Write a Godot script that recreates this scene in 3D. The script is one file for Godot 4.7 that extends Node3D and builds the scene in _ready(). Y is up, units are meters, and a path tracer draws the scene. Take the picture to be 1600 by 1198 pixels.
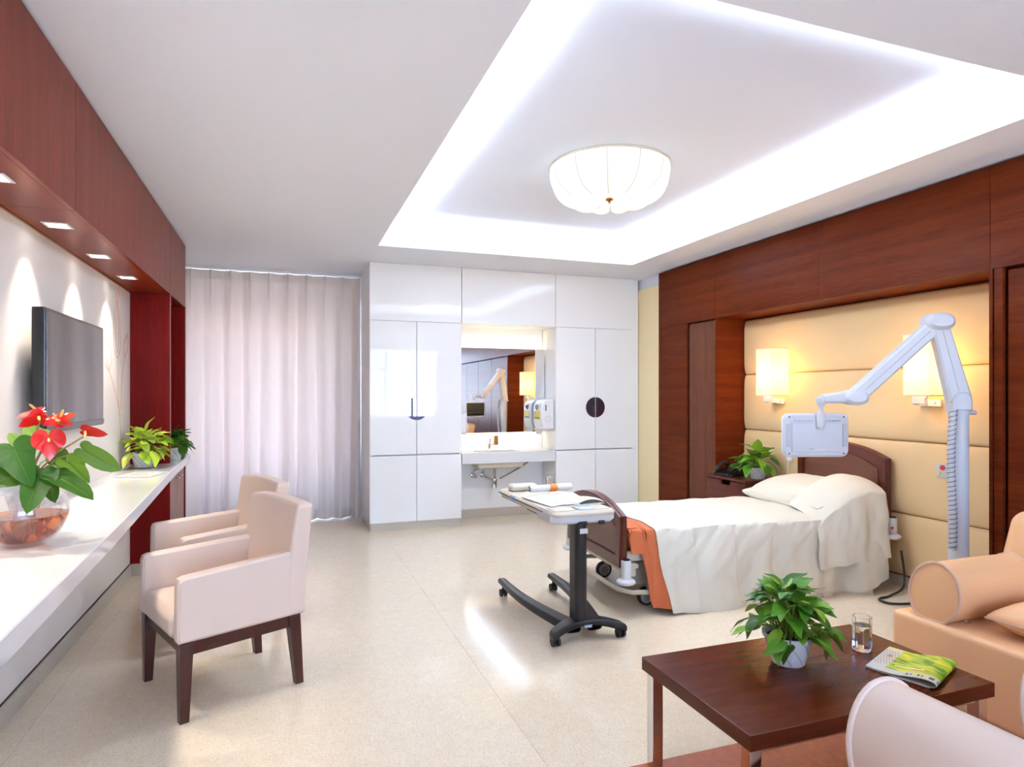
extends Node3D
# A private hospital suite: bed and sofa along a panelled wall, a console and television opposite, white wardrobes at the end.

# ------------------------------------------------------------------ pixels to positions (1600 x 1198)
const FOCAL := 1000.0
const EYE := 1.45
const HORIZON := 617.0
const TURN := -0.341158  # radians, camera yaw so that -z runs along the room

func ray(px: float, py: float) -> Vector3:
	return Vector3((px - 800.0) / FOCAL, (HORIZON - py) / FOCAL, -1.0).rotated(Vector3.UP, TURN)
func at_y(px: float, py: float, y: float) -> Vector3:
	var r := ray(px, py)
	return Vector3(0, EYE, 0) + r * ((y - EYE) / r.y)
func at_x(px: float, py: float, x: float) -> Vector3:
	var r := ray(px, py)
	return Vector3(0, EYE, 0) + r * (x / r.x)
func at_z(px: float, py: float, z: float) -> Vector3:
	var r := ray(px, py)
	return Vector3(0, EYE, 0) + r * (z / r.z)

# ------------------------------------------------------------------ room measures
const XL := -1.165     # television wall
const XS := -0.88      # front of the timber bulkhead
const XR := 4.07       # front of the timber panelling
const XB := 4.445      # back of the bed niche
const ZC := -6.89      # front of the white wardrobes
const CEIL := 2.865
const HIGH := 3.1      # raised ceiling
const ZW := 3.3        # window wall behind the camera
const ZB := -8.1       # back wall behind the curtain

var M := {}
var taken := {}

# ------------------------------------------------------------------ mesh builder
class MB:
	var v := PackedVector3Array()
	var t := PackedVector2Array()
	var ix := PackedInt32Array()
	var xf := Transform3D()
	var warp: Callable
	func add(p: Vector3, uv := Vector2.ZERO) -> int:
		if warp.is_valid():
			p = warp.call(p)
		v.append(xf * p)
		t.append(uv)
		return v.size() - 1
	func tri(a: int, b: int, c: int) -> void:
		ix.append(a); ix.append(b); ix.append(c)
	func face(a: int, b: int, c: int, d: int) -> void:
		tri(a, b, c); tri(a, c, d)
	func quad(a: Vector3, b: Vector3, c: Vector3, d: Vector3) -> MB:
		face(add(a, Vector2(0, 1)), add(b, Vector2(1, 1)), add(c, Vector2(1, 0)), add(d, Vector2(0, 0)))
		return self
	func hexa(p: Array) -> MB:  # four bottom corners counter-clockwise seen from above, then the four above them
		quad(p[3], p[2], p[1], p[0]); quad(p[4], p[5], p[6], p[7])
		for i in 4:
			var j := (i + 1) % 4
			quad(p[i], p[j], p[j + 4], p[i + 4])
		return self
	func box(c: Vector3, s: Vector3) -> MB:
		var h := s / 2
		return hexa([c + Vector3(-h.x, -h.y, h.z), c + Vector3(h.x, -h.y, h.z), c + Vector3(h.x, -h.y, -h.z), c + Vector3(-h.x, -h.y, -h.z),
			c + Vector3(-h.x, h.y, h.z), c + Vector3(h.x, h.y, h.z), c + Vector3(h.x, h.y, -h.z), c + Vector3(-h.x, h.y, -h.z)])
	func span(a: Vector3, b: Vector3) -> MB:
		return box((a + b) / 2, (a - b).abs())
	func steps(h: float, r: float, seg: int, div: int) -> Array:
		var out := []
		for i in seg:
			out.append(-(h - r) - r * tan(PI / 4 * (seg - i) / seg))
		for i in div + 1:
			out.append(lerpf(-(h - r), h - r, float(i) / div))
		for i in seg:
			out.append((h - r) + r * tan(PI / 4 * (i + 1) / seg))
		return out
	func rbox(c: Vector3, s: Vector3, r: float, seg := 1, div := Vector3i(1, 1, 1)) -> MB:
		var h := s / 2
		r = minf(r, minf(h.x, minf(h.y, h.z)) * 0.999)
		var inner := h - Vector3.ONE * r
		for axis in 3:
			var a1 := (axis + 1) % 3
			var a2 := (axis + 2) % 3
			var s1 := steps(h[a1], r, seg, div[a1])
			var s2 := steps(h[a2], r, seg, div[a2])
			for side in [-1.0, 1.0]:
				var ids := []
				for i in s1.size():
					for j in s2.size():
						var p := Vector3()
						p[axis] = h[axis] * side
						p[a1] = s1[i]
						p[a2] = s2[j]
						var q := p.clamp(-inner, inner)
						ids.append(add(c + q + (p - q).normalized() * r, Vector2(float(i) / (s1.size() - 1), float(j) / (s2.size() - 1))))
				var n: int = s2.size()
				for i in s1.size() - 1:
					for j in n - 1:
						var a: int = ids[i * n + j]
						var b: int = ids[(i + 1) * n + j]
						var cc: int = ids[(i + 1) * n + j + 1]
						var d: int = ids[i * n + j + 1]
						if side > 0: face(a, b, cc, d)
						else: face(d, cc, b, a)
		return self
	func lathe(profile: Array, c := Vector3.ZERO, segs := 24) -> MB:  # [radius, height] from the bottom outside up
		var first := v.size()
		for p in profile:
			for k in segs:
				var a := TAU * k / segs
				add(c + Vector3(p[0] * cos(a), p[1], -p[0] * sin(a)), Vector2(float(k) / segs, p[1]))
		for i in profile.size() - 1:
			for k in segs:
				var k2 := (k + 1) % segs
				face(first + i * segs + k, first + i * segs + k2, first + (i + 1) * segs + k2, first + (i + 1) * segs + k)
		return self
	func tube(pts: Array, r, segs := 8, closed := false) -> MB:
		var first := v.size()
		var n := pts.size()
		var up := Vector3.ZERO
		for i in n:
			var d: Vector3
			if closed: d = pts[(i + 1) % n] - pts[(i + n - 1) % n]
			else: d = pts[mini(i + 1, n - 1)] - pts[maxi(i - 1, 0)]
			d = d.normalized()
			if up == Vector3.ZERO:
				up = (Vector3.UP if absf(d.y) < 0.9 else Vector3.RIGHT)
			up = (up - d * up.dot(d)).normalized()
			var side := d.cross(up)
			var rr: float = r[i] if r is Array else r
			for k in segs:
				var a := TAU * k / segs
				add(pts[i] + (up * cos(a) + side * sin(a)) * rr)
		for i in (n if closed else n - 1):
			for k in segs:
				var k2 := (k + 1) % segs
				var i2 := (i + 1) % n
				face(first + i * segs + k, first + i * segs + k2, first + i2 * segs + k2, first + i2 * segs + k)
		if not closed:
			var a0 := add(pts[0])
			var a1 := add(pts[n - 1])
			for k in segs:
				tri(a0, first + (k + 1) % segs, first + k)
				tri(a1, first + (n - 1) * segs + k, first + (n - 1) * segs + (k + 1) % segs)
		return self
	func inset(poly: PackedVector2Array, d: float) -> PackedVector2Array:
		var out := PackedVector2Array()
		var n := poly.size()
		for i in n:
			var e0 := (poly[i] - poly[(i + n - 1) % n]).normalized()
			var e1 := (poly[(i + 1) % n] - poly[i]).normalized()
			var n0 := Vector2(-e0.y, e0.x)
			var n1 := Vector2(-e1.y, e1.x)
			var m := (n0 + n1).normalized()
			out.append(poly[i] + m * d / maxf(0.35, m.dot(n0)))
		return out
	func plate(poly: PackedVector2Array, depth: float, bevel := 0.0) -> MB:  # counter-clockwise outline in x,y; from z = 0 to z = depth
		if Geometry2D.is_polygon_clockwise(poly):
			poly.reverse()
		var caps := Geometry2D.triangulate_polygon(poly)
		var rings := [[poly, 0.0], [poly, depth]]
		if bevel > 0:
			var small := inset(poly, bevel)
			rings = [[small, 0.0], [poly, bevel], [poly, depth - bevel], [small, depth]]
		var first := v.size()
		var n := poly.size()
		for ring in rings:
			for p in ring[0]:
				add(Vector3(p.x, p.y, ring[1]), Vector2(p.x, p.y))
		for i in rings.size() - 1:
			for k in n:
				var k2 := (k + 1) % n
				face(first + i * n + k, first + i * n + k2, first + (i + 1) * n + k2, first + (i + 1) * n + k)
		var last := first + (rings.size() - 1) * n
		for i in caps.size() / 3:
			var a := caps[i * 3]
			var b := caps[i * 3 + 1]
			var c := caps[i * 3 + 2]
			if (poly[b] - poly[a]).cross(poly[c] - poly[a]) < 0:
				var s := b
				b = c
				c = s
			tri(first + a, first + c, first + b)
			tri(last + a, last + b, last + c)
		return self
	func grid(f: Callable, nu: int, nv: int, thick := 0.0) -> MB:  # normal = du x dv
		var pts := []
		for i in nu + 1:
			for j in nv + 1:
				pts.append(f.call(float(i) / nu, float(j) / nv))
		var w := nv + 1
		var first := v.size()
		for i in nu + 1:
			for j in nv + 1:
				add(pts[i * w + j], Vector2(float(i) / nu, 1.0 - float(j) / nv))
		for i in nu:
			for j in nv:
				face(first + i * w + j, first + (i + 1) * w + j, first + (i + 1) * w + j + 1, first + i * w + j + 1)
		if thick > 0:
			var back := v.size()
			for i in nu + 1:
				for j in nv + 1:
					var du: Vector3 = pts[mini(i + 1, nu) * w + j] - pts[maxi(i - 1, 0) * w + j]
					var dv: Vector3 = pts[i * w + mini(j + 1, nv)] - pts[i * w + maxi(j - 1, 0)]
					add(pts[i * w + j] - du.cross(dv).normalized() * thick)
			for i in nu:
				for j in nv:
					face(back + i * w + j + 1, back + (i + 1) * w + j + 1, back + (i + 1) * w + j, back + i * w + j)
			for i in nu:
				face(first + (i + 1) * w, first + i * w, back + i * w, back + (i + 1) * w)
				face(first + i * w + nv, first + (i + 1) * w + nv, back + (i + 1) * w + nv, back + i * w + nv)
			for j in nv:
				face(first + j, first + j + 1, back + j + 1, back + j)
				face(first + nu * w + j + 1, first + nu * w + j, back + nu * w + j, back + nu * w + j + 1)
		return self
	func mesh(crease := 42.0) -> ArrayMesh:
		var fn := PackedVector3Array()
		var near := {}
		var keys := PackedInt32Array()
		keys.resize(v.size())
		var ids := {}
		for i in v.size():
			var k := Vector3i((v[i] * 20000.0).round())
			if not ids.has(k):
				ids[k] = ids.size()
			keys[i] = ids[k]
		var faces := []
		faces.resize(ids.size())
		for i in faces.size():
			faces[i] = PackedInt32Array()
		for f in ix.size() / 3:
			var a := v[ix[f * 3]]
			fn.append((v[ix[f * 3 + 1]] - a).cross(v[ix[f * 3 + 2]] - a))
			for k in 3:
				faces[keys[ix[f * 3 + k]]].append(f)
		var cosine := cos(deg_to_rad(crease))
		var pv := PackedVector3Array()
		var pn := PackedVector3Array()
		var pt := PackedVector2Array()
		for f in fn.size():
			if fn[f].length_squared() < 1e-20:
				continue
			var own := fn[f].normalized()
			for k in [0, 2, 1]:
				var at := ix[f * 3 + k]
				var sum := Vector3.ZERO
				for g in faces[keys[at]]:
					if fn[g].dot(own) >= cosine * fn[g].length():
						sum += fn[g]
				pv.append(v[at])
				pn.append(sum.normalized())
				pt.append(t[at])
		var arrays := []
		arrays.resize(Mesh.ARRAY_MAX)
		arrays[Mesh.ARRAY_VERTEX] = pv
		arrays[Mesh.ARRAY_NORMAL] = pn
		arrays[Mesh.ARRAY_TEX_UV] = pt
		var m := ArrayMesh.new()
		m.add_surface_from_arrays(Mesh.PRIMITIVE_TRIANGLES, arrays)
		return m

func mb() -> MB:
	return MB.new()

# ------------------------------------------------------------------ objects
func numbered(called: String) -> String:
	if not taken.has(called):
		taken[called] = 0
		return called
	taken[called] += 1
	return "%s_%03d" % [called, taken[called]]
func tag(o: Node3D, label: String, category: String, group := "", kind := "") -> Node3D:
	o.set_meta("label", label)
	o.set_meta("category", category)
	if group: o.set_meta("group", group)
	if kind: o.set_meta("kind", kind)
	return o
func thing(called: String, label: String, category: String, where := Vector3.ZERO, turn := 0.0, group := "", kind := "") -> Node3D:
	var o := Node3D.new()
	o.name = numbered(called)
	add_child(o)
	o.position = where
	o.rotation.y = turn
	return tag(o, label, category, group, kind)
func part(called: String, shape, m: Material, parent: Node3D, where := Vector3.ZERO) -> MeshInstance3D:
	var o := MeshInstance3D.new()
	o.name = called
	o.mesh = shape.mesh() if shape is MB else shape
	o.material_override = m
	o.position = where
	parent.add_child(o, true)
	return o
func single(called: String, shape, m: Material, label: String, category: String, group := "", kind := "") -> MeshInstance3D:
	return tag(part(numbered(called), shape, m, self), label, category, group, kind)
func copy(o: Node3D, called: String, label: String) -> Node3D:
	var c: Node3D = o.duplicate()
	c.name = numbered(called)
	add_child(c)
	c.set_meta("label", label)
	return c

# ------------------------------------------------------------------ materials
func mat(c: Color, rough := 0.5, metal := 0.0, spec := 0.5) -> StandardMaterial3D:
	var m := StandardMaterial3D.new()
	m.albedo_color = c
	m.roughness = rough
	m.metallic = metal
	m.metallic_specular = spec
	return m
func rgb(r: int, g: int, b: int) -> Color:
	return Color(r / 255.0, g / 255.0, b / 255.0)
func noise_image(w: int, h: int, freq: float, s: int, octaves := 4) -> Image:
	var n := FastNoiseLite.new()
	n.seed = s
	n.frequency = freq
	n.noise_type = FastNoiseLite.TYPE_SIMPLEX_SMOOTH
	n.fractal_octaves = octaves
	return n.get_seamless_image(w, h, false, false, 0.15)
func wood_texture(dark: Color, light: Color, along_v: bool, s: int) -> ImageTexture:
	var size := 512
	var broad := noise_image(size, 24, 0.02, s, 3)
	var fine := noise_image(size, 40, 0.12, s + 1, 4)
	broad.resize(size, size, Image.INTERPOLATE_CUBIC)
	fine.resize(size, size, Image.INTERPOLATE_CUBIC)
	var pores := noise_image(size, 128, 0.3, s + 2, 2)
	pores.resize(size, size, Image.INTERPOLATE_CUBIC)
	var im := Image.create(size, size, false, Image.FORMAT_RGB8)
	for y in size:
		for x in size:
			var g := broad.get_pixel(x, y).r * 0.5 + fine.get_pixel(x, y).r * 0.35 + pores.get_pixel(x, y).r * 0.15
			var c := dark.lerp(light, clampf((g - 0.25) * 2.0, 0, 1))
			if along_v: im.set_pixel(x, y, c)
			else: im.set_pixel(y, x, c)
	return ImageTexture.create_from_image(im)
func textured(m: StandardMaterial3D, tex: Texture2D, scale := 1.0, world := true) -> StandardMaterial3D:
	m.albedo_texture = tex
	m.uv1_triplanar = true
	m.uv1_world_triplanar = world
	m.uv1_scale = Vector3.ONE * scale
	return m
func weave(m: StandardMaterial3D, tex: Texture2D, depth: float, scale: float, world := true) -> StandardMaterial3D:
	m.heightmap_enabled = true
	m.heightmap_texture = tex
	m.heightmap_scale = depth
	m.uv1_triplanar = true
	m.uv1_world_triplanar = world
	m.uv1_scale = Vector3.ONE * scale
	return m
func glowing(c: Color, energy: float, base := Color(0.9, 0.9, 0.88)) -> StandardMaterial3D:
	var m := mat(base, 0.5)
	m.emission_enabled = true
	m.emission = c
	m.emission_energy_multiplier = energy
	return m
func clear(c: Color, alpha: float, rough := 0.0) -> StandardMaterial3D:
	var m := mat(c, rough)
	m.transparency = BaseMaterial3D.TRANSPARENCY_ALPHA
	m.albedo_color.a = alpha
	return m
func solid_glass(c: Color, scale := 0.05) -> StandardMaterial3D:
	var m := mat(c, 0.0)
	m.transparency = BaseMaterial3D.TRANSPARENCY_ALPHA
	m.albedo_color.a = 0.0
	m.refraction_enabled = true
	m.refraction_scale = scale
	return m

func make_materials() -> void:
	var rng := RandomNumberGenerator.new()
	rng.seed = 11
	# timber: reddish brown veneer
	M.wood_v = textured(mat(Color.WHITE, 0.3, 0.0, 0.22), wood_texture(rgb(112, 38, 20), rgb(134, 54, 28), true, 3), 0.9)
	M.wood_h = textured(mat(Color.WHITE, 0.34, 0.0, 0.16), wood_texture(rgb(84, 31, 12), rgb(104, 44, 18), false, 7), 0.9)
	M.wood_red = textured(mat(Color.WHITE, 0.3, 0.0, 0.22), wood_texture(rgb(100, 12, 12), rgb(128, 22, 18), true, 13), 0.8)
	M.wood_door = textured(mat(Color.WHITE, 0.36, 0.0, 0.22), wood_texture(rgb(92, 50, 34), rgb(110, 64, 44), true, 17), 0.9)
	M.wood_dark = textured(mat(Color.WHITE, 0.28), wood_texture(rgb(50, 16, 14), rgb(72, 24, 20), true, 19), 1.5, false)
	M.wood_table = textured(mat(Color.WHITE, 0.24, 0.0, 0.28), wood_texture(rgb(78, 29, 12), rgb(96, 40, 18), false, 23), 1.1)
	M.wood_bed = textured(mat(Color.WHITE, 0.3), wood_texture(rgb(74, 26, 16), rgb(98, 40, 24), false, 29), 1.2, false)
	M.taupe = mat(rgb(150, 112, 98), 0.45)
	# plaster and lacquer
	M.plaster = mat(rgb(241, 245, 255), 0.85, 0.0, 0.3)
	M.wall_paper = mat(rgb(232, 224, 218), 0.5, 0.0, 0.4)
	M.cream_paint = mat(rgb(250, 228, 180), 0.7)
	M.lacquer = mat(rgb(240, 239, 238), 0.04, 0.0, 0.38)
	M.stone = mat(rgb(220, 219, 218), 0.07, 0.0, 0.55)
	M.joint = mat(rgb(176, 162, 142), 0.8)
	M.gap = mat(rgb(70, 62, 58), 0.9)
	# floor: speckled vinyl in wide sheets
	var im := Image.create(512, 512, false, Image.FORMAT_RGB8)
	var patch := noise_image(512, 512, 0.02, 5, 3)
	for y in 512:
		for x in 512:
			var base := rgb(238, 217, 186).lerp(rgb(243, 225, 198), patch.get_pixel(x, y).r)
			var k := rng.randf()
			if k < 0.16: base = base.lerp(rgb(176, 160, 138), rng.randf_range(0.3, 0.8))
			elif k > 0.84: base = base.lerp(rgb(246, 241, 232), rng.randf_range(0.3, 0.9))
			im.set_pixel(x, y, base)
	M.vinyl = textured(mat(Color.WHITE, 0.1, 0.0, 0.5), ImageTexture.create_from_image(im), 1.0)
	var bumps := NoiseTexture2D.new()
	bumps.width = 512; bumps.height = 512; bumps.seamless = true
	var bn := FastNoiseLite.new()
	bn.seed = 4; bn.frequency = 0.012; bn.fractal_octaves = 2
	bumps.noise = bn
	M.vinyl.heightmap_enabled = true
	M.vinyl.heightmap_texture = bumps
	M.vinyl.heightmap_scale = 0.05
	var sk := Image.create(256, 256, false, Image.FORMAT_RGB8)
	for y in 256:
		for x in 256:
			sk.set_pixel(x, y, rgb(178, 168, 152).lerp(rgb(206, 198, 184), rng.randf()))
	M.skirting = textured(mat(Color.WHITE, 0.3), ImageTexture.create_from_image(sk), 1.6)
	# carpet
	var cp := Image.create(512, 512, false, Image.FORMAT_RGB8)
	var cn := noise_image(512, 512, 0.03, 8, 4)
	for y in 512:
		for x in 512:
			cp.set_pixel(x, y, rgb(128, 50, 12).lerp(rgb(190, 92, 28), clampf(cn.get_pixel(x, y).r * 0.5 + rng.randf() * 0.5, 0, 1)))
	M.carpet = textured(mat(Color.WHITE, 0.42, 0.0, 0.5), ImageTexture.create_from_image(cp), 1.2)
	# cloth and leather
	var wv := Image.create(128, 128, false, Image.FORMAT_L8)
	for y in 128:
		for x in 128:
			var a := 0.5 + 0.5 * sin(TAU * x / 8.0) * (1.0 if (y / 8) % 2 == 0 else -1.0)
			wv.set_pixel(x, y, Color.WHITE * (a * 0.6 + rng.randf() * 0.4))
	var weave_tex := ImageTexture.create_from_image(wv)
	M.upholstery = weave(mat(rgb(220, 188, 142), 0.8, 0.0, 0.3), weave_tex, 0.04, 6.0)
	M.leather = weave(mat(rgb(227, 204, 188), 0.42, 0.0, 0.4), weave_tex, 0.008, 9.0, false)
	M.leather_sofa = weave(mat(rgb(232, 178, 130), 0.42, 0.0, 0.4), weave_tex, 0.008, 9.0, false)
	M.piping = mat(rgb(204, 168, 142), 0.5)
	M.curtain = weave(mat(rgb(246, 236, 230), 0.85, 0.0, 0.2), weave_tex, 0.01, 14.0)
	M.curtain.backlight_enabled = true
	M.curtain.backlight = Color(0.66, 0.63, 0.62)
	M.sheet = weave(mat(rgb(221, 215, 198), 0.75, 0.0, 0.25), weave_tex, 0.006, 16.0, false)
	M.orange = weave(mat(rgb(196, 104, 62), 0.6, 0.0, 0.35), weave_tex, 0.006, 16.0, false)
	# metals and plastics
	M.chrome = mat(rgb(220, 220, 222), 0.08, 1.0)
	M.mirror = mat(rgb(246, 247, 247), 0.0, 1.0)
	M.steel = mat(rgb(178, 176, 172), 0.25, 1.0)
	M.brass = mat(rgb(190, 140, 80), 0.25, 1.0)
	M.white_plastic = mat(rgb(226, 226, 228), 0.35)
	M.arm_plastic = mat(rgb(196, 197, 203), 0.4)
	M.arm_grey = mat(rgb(176, 177, 184), 0.45)
	M.grey_plastic = mat(rgb(194, 193, 193), 0.4)
	M.blue_plastic = mat(rgb(150, 178, 212), 0.35)
	M.ivory = mat(rgb(204, 192, 174), 0.4)
	M.black = mat(rgb(22, 22, 25), 0.38)
	M.black_gloss = mat(rgb(12, 12, 15), 0.12)
	M.screen = mat(rgb(26, 24, 24), 0.03, 0.0, 0.7)
	M.rubber = mat(rgb(38, 38, 40), 0.7)
	M.wheel_grey = mat(rgb(150, 150, 152), 0.5)
	M.badge = mat(rgb(150, 190, 230), 0.3)
	M.red = mat(rgb(196, 40, 30), 0.4)
	M.yellow = mat(rgb(238, 205, 60), 0.5)
	M.green_print = mat(rgb(60, 130, 100), 0.5)
	M.paper = mat(rgb(210, 208, 203), 0.6)
	M.decal = mat(rgb(214, 168, 138), 0.6)
	M.pot = mat(rgb(226, 224, 224), 0.4)
	M.pot_line = mat(rgb(150, 146, 146), 0.6)
	M.soil = mat(rgb(52, 36, 24), 0.95)
	M.glass = clear(rgb(240, 244, 246), 0.015)
	M.pane = clear(rgb(245, 250, 250), 0.03)
	M.water = solid_glass(rgb(250, 252, 252), 0.033)
	M.amber = solid_glass(rgb(216, 112, 22), 0.033)
	M.tumbler = solid_glass(rgb(250, 252, 252), 0.05)
	M.root = mat(rgb(190, 112, 34), 0.6)
	for e in [["leaf", rgb(76, 130, 28)], ["leaf_light", rgb(120, 166, 44)], ["leaf_dark", rgb(46, 96, 22)], ["leaf_yellow", rgb(158, 168, 44)],
			["lime", rgb(176, 200, 58)], ["lime_light", rgb(206, 216, 104)], ["lime_dark", rgb(138, 172, 44)], ["anthurium", rgb(28, 82, 16)], ["anthurium_light", rgb(84, 122, 30)]]:
		var lm := mat(e[1], 0.42, 0.0, 0.36)
		lm.backlight_enabled = true
		lm.backlight = Color(0.35, 0.4, 0.15)
		M[e[0]] = lm
	M.spathe = mat(rgb(206, 22, 18), 0.14, 0.0, 0.6)
	M.spathe_orange = mat(rgb(210, 66, 26), 0.18, 0.0, 0.6)
	M.spadix = mat(rgb(240, 190, 110), 0.5)
	M.stem = mat(rgb(120, 140, 50), 0.5)
	M.stem_brown = mat(rgb(150, 118, 56), 0.5)

# ------------------------------------------------------------------ camera, sky, light
func make_camera() -> void:
	var c := Camera3D.new()
	c.name = "camera"
	c.projection = Camera3D.PROJECTION_FRUSTUM
	c.near = 0.05
	c.far = 60.0
	c.size = 0.05 * 1198.0 / FOCAL
	c.frustum_offset = Vector2(0, 0.05 * (HORIZON - 599.0) / FOCAL)
	c.position = Vector3(0, EYE, 0)
	c.rotation.y = TURN
	add_child(c)
	c.current = true
	var e := Environment.new()
	e.background_mode = Environment.BG_SKY
	var sm := ProceduralSkyMaterial.new()
	sm.sky_top_color = rgb(140, 178, 234)
	sm.sky_horizon_color = rgb(198, 221, 250)
	sm.ground_bottom_color = rgb(214, 222, 234)
	sm.ground_horizon_color = rgb(214, 226, 242)
	e.sky = Sky.new()
	e.sky.sky_material = sm
	e.background_energy_multiplier = SKY
	e.tonemap_mode = Environment.TONE_MAPPER_LINEAR
	e.tonemap_exposure = EXPOSURE
	e.sdfgi_enabled = true
	e.ssao_enabled = true
	e.ssil_enabled = true
	var w := WorldEnvironment.new()
	w.name = "surroundings"
	w.environment = e
	add_child(w)

const SKY := 8.0
const EXPOSURE := 2.22
const COVE := 2.4
const LAMP := 0.035
const LAMP_DOWN := 1.95
const SCONCE := 0.055
const DOWN := 0.78
const VANITY := 0.06

func area_light(called: String, where: Vector3, towards: Vector3, size: Vector2, c: Color, energy: float, parent: Node = self) -> AreaLight3D:
	var l := AreaLight3D.new()
	l.name = called
	l.area_size = size
	l.light_color = c
	l.light_energy = energy
	l.shadow_enabled = true
	l.area_range = 14.0
	parent.add_child(l, true)
	l.look_at_from_position(where, where + towards, Vector3.UP if absf(towards.normalized().y) < 0.9 else Vector3.FORWARD)
	return l

# ------------------------------------------------------------------ the shell
func shell() -> void:
	# floor: vinyl sheets two metres wide laid along the room, joints between them
	var fl := thing("floor", "cream speckled glossy vinyl floor laid in wide sheets", "floor", Vector3.ZERO, 0, "", "structure")
	part("subfloor", mb().span(Vector3(-1.3, -0.12, ZB - 0.1), Vector3(4.6, -0.012, ZW + 0.1)), M.joint, fl)
	var xs := [-1.265, -1.045, 0.966, 2.977, 4.55]
	for i in 4:
		part("vinyl_sheet", mb().span(Vector3(xs[i] + 0.0006, -0.012, ZB), Vector3(xs[i + 1] - 0.0006, 0, ZW)), M.vinyl, fl)
	# ceiling: lower slab round a raised field, with an upstand along the opening
	var ce := thing("ceiling", "white plaster ceiling with a raised rectangular field", "ceiling", Vector3.ZERO, 0, "", "structure")
	var ax := 0.835
	var bx := 3.565
	var az := -6.13
	var bz := -1.92
	var slab := mb()
	slab.span(Vector3(-1.3, CEIL, ZB - 0.1), Vector3(ax, CEIL + 0.04, ZW + 0.1))
	slab.span(Vector3(bx, CEIL, ZB - 0.1), Vector3(4.6, CEIL + 0.04, ZW + 0.1))
	slab.span(Vector3(ax, CEIL, ZB - 0.1), Vector3(bx, CEIL + 0.04, az))
	slab.span(Vector3(ax, CEIL, bz), Vector3(bx, CEIL + 0.04, ZW + 0.1))
	part("lower_slab", slab, M.plaster, ce)
	var lip := mb()
	lip.span(Vector3(ax - 0.02, CEIL + 0.04, az - 0.02), Vector3(ax, CEIL + 0.1, bz + 0.02))
	lip.span(Vector3(bx, CEIL + 0.04, az - 0.02), Vector3(bx + 0.02, CEIL + 0.1, bz + 0.02))
	lip.span(Vector3(ax, CEIL + 0.04, az - 0.02), Vector3(bx, CEIL + 0.1, az))
	lip.span(Vector3(ax, CEIL + 0.04, bz), Vector3(bx, CEIL + 0.1, bz + 0.02))
	part("upstand", lip, M.plaster, ce)
	var g := 0.2
	part("raised_field", mb().span(Vector3(ax - g - 0.1, HIGH, az - g - 0.1), Vector3(bx + g + 0.1, HIGH + 0.1, bz + g + 0.1)), M.plaster, ce)
	var cav := mb()
	cav.span(Vector3(ax - g - 0.1, CEIL + 0.04, az - g - 0.1), Vector3(ax - g, HIGH, bz + g + 0.1))
	cav.span(Vector3(bx + g, CEIL + 0.04, az - g - 0.1), Vector3(bx + g + 0.1, HIGH, bz + g + 0.1))
	cav.span(Vector3(ax - g, CEIL + 0.04, az - g - 0.1), Vector3(bx + g, HIGH, az - g))
	cav.span(Vector3(ax - g, CEIL + 0.04, bz + g), Vector3(bx + g, HIGH, bz + g + 0.1))
	part("cove_side", cav, M.plaster, ce)
	# light strips lying in the cove
	var glow := glowing(rgb(250, 250, 255), 6.0)
	var y := CEIL + 0.06
	var mx := (ax + bx) / 2
	var mz := (az + bz) / 2
	var lx := bx - ax
	var lz := bz - az
	var which := ["along the wardrobe side", "along the window side", "along the television side", "along the bed side"]
	var spots := [[Vector3(mx, y, az - 0.11), Vector3(lx, 0.02, 0.03)], [Vector3(mx, y, bz + 0.11), Vector3(lx, 0.02, 0.03)],
		[Vector3(ax - 0.11, y, mz), Vector3(0.03, 0.02, lz)], [Vector3(bx + 0.11, y, mz), Vector3(0.03, 0.02, lz)]]
	for i in 4:
		var s: Vector3 = spots[i][1]
		single("cove_light_strip", mb().rbox(spots[i][0] - Vector3(0, 0.01, 0), s, 0.006), glow, "white light strip hidden in the ceiling cove " + which[i], "light strip", "light strips in the ceiling cove")
		area_light("cove_lamp", spots[i][0] + Vector3(0, 0.012, 0), Vector3.UP, Vector2(s.x, s.z), rgb(224, 240, 255), COVE * maxf(s.x, s.z) / 3.0)
	# walls
	single("wall_left", mb().span(Vector3(XL - 0.12, -0.1, ZB - 0.1), Vector3(XL, CEIL, ZW)), M.wall_paper, "pale pinkish wall behind the television", "wall", "", "structure")
	var wb := mb()
	wb.span(Vector3(XL - 0.12, -0.1, ZB - 0.12), Vector3(-1.1, CEIL, ZB)).span(Vector3(0.55, -0.1, ZB - 0.12), Vector3(4.6, CEIL, ZB))
	wb.span(Vector3(-1.1, -0.1, ZB - 0.12), Vector3(0.55, 0.3, ZB)).span(Vector3(-1.1, 2.3, ZB - 0.12), Vector3(0.55, CEIL, ZB))  # opening added so that daylight brightens the curtain from behind
	single("wall_back", wb, M.plaster, "plain wall behind the curtain with an opening for the added window", "wall", "", "structure")
	var wr := thing("wall_right", "plaster wall carrying the timber panelling", "wall", Vector3.ZERO, 0, "", "structure")
	part("masonry", mb().span(Vector3(4.47, -0.1, ZB), Vector3(4.6, CEIL, ZW)), M.plaster, wr)
	part("masonry", mb().span(Vector3(4.13, -0.1, ZB), Vector3(4.47, CEIL, -6.4)), M.plaster, wr)
	part("cream_panel", mb().rbox(Vector3(4.125, 1.42, -6.71), Vector3(0.03, 2.634, 0.57), 0.004), M.cream_paint, wr)
	# window wall behind the camera
	var wf := thing("wall_front", "white wall with two large windows", "wall", Vector3.ZERO, 0, "", "structure")
	var wins := [[-0.75, 1.4], [1.8, 3.95], [-1.1, 0.55]]
	var sill := 0.82
	var head := 2.72
	var wm := mb()
	wm.span(Vector3(XL - 0.12, -0.1, ZW), Vector3(4.6, sill, ZW + 0.2))
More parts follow.
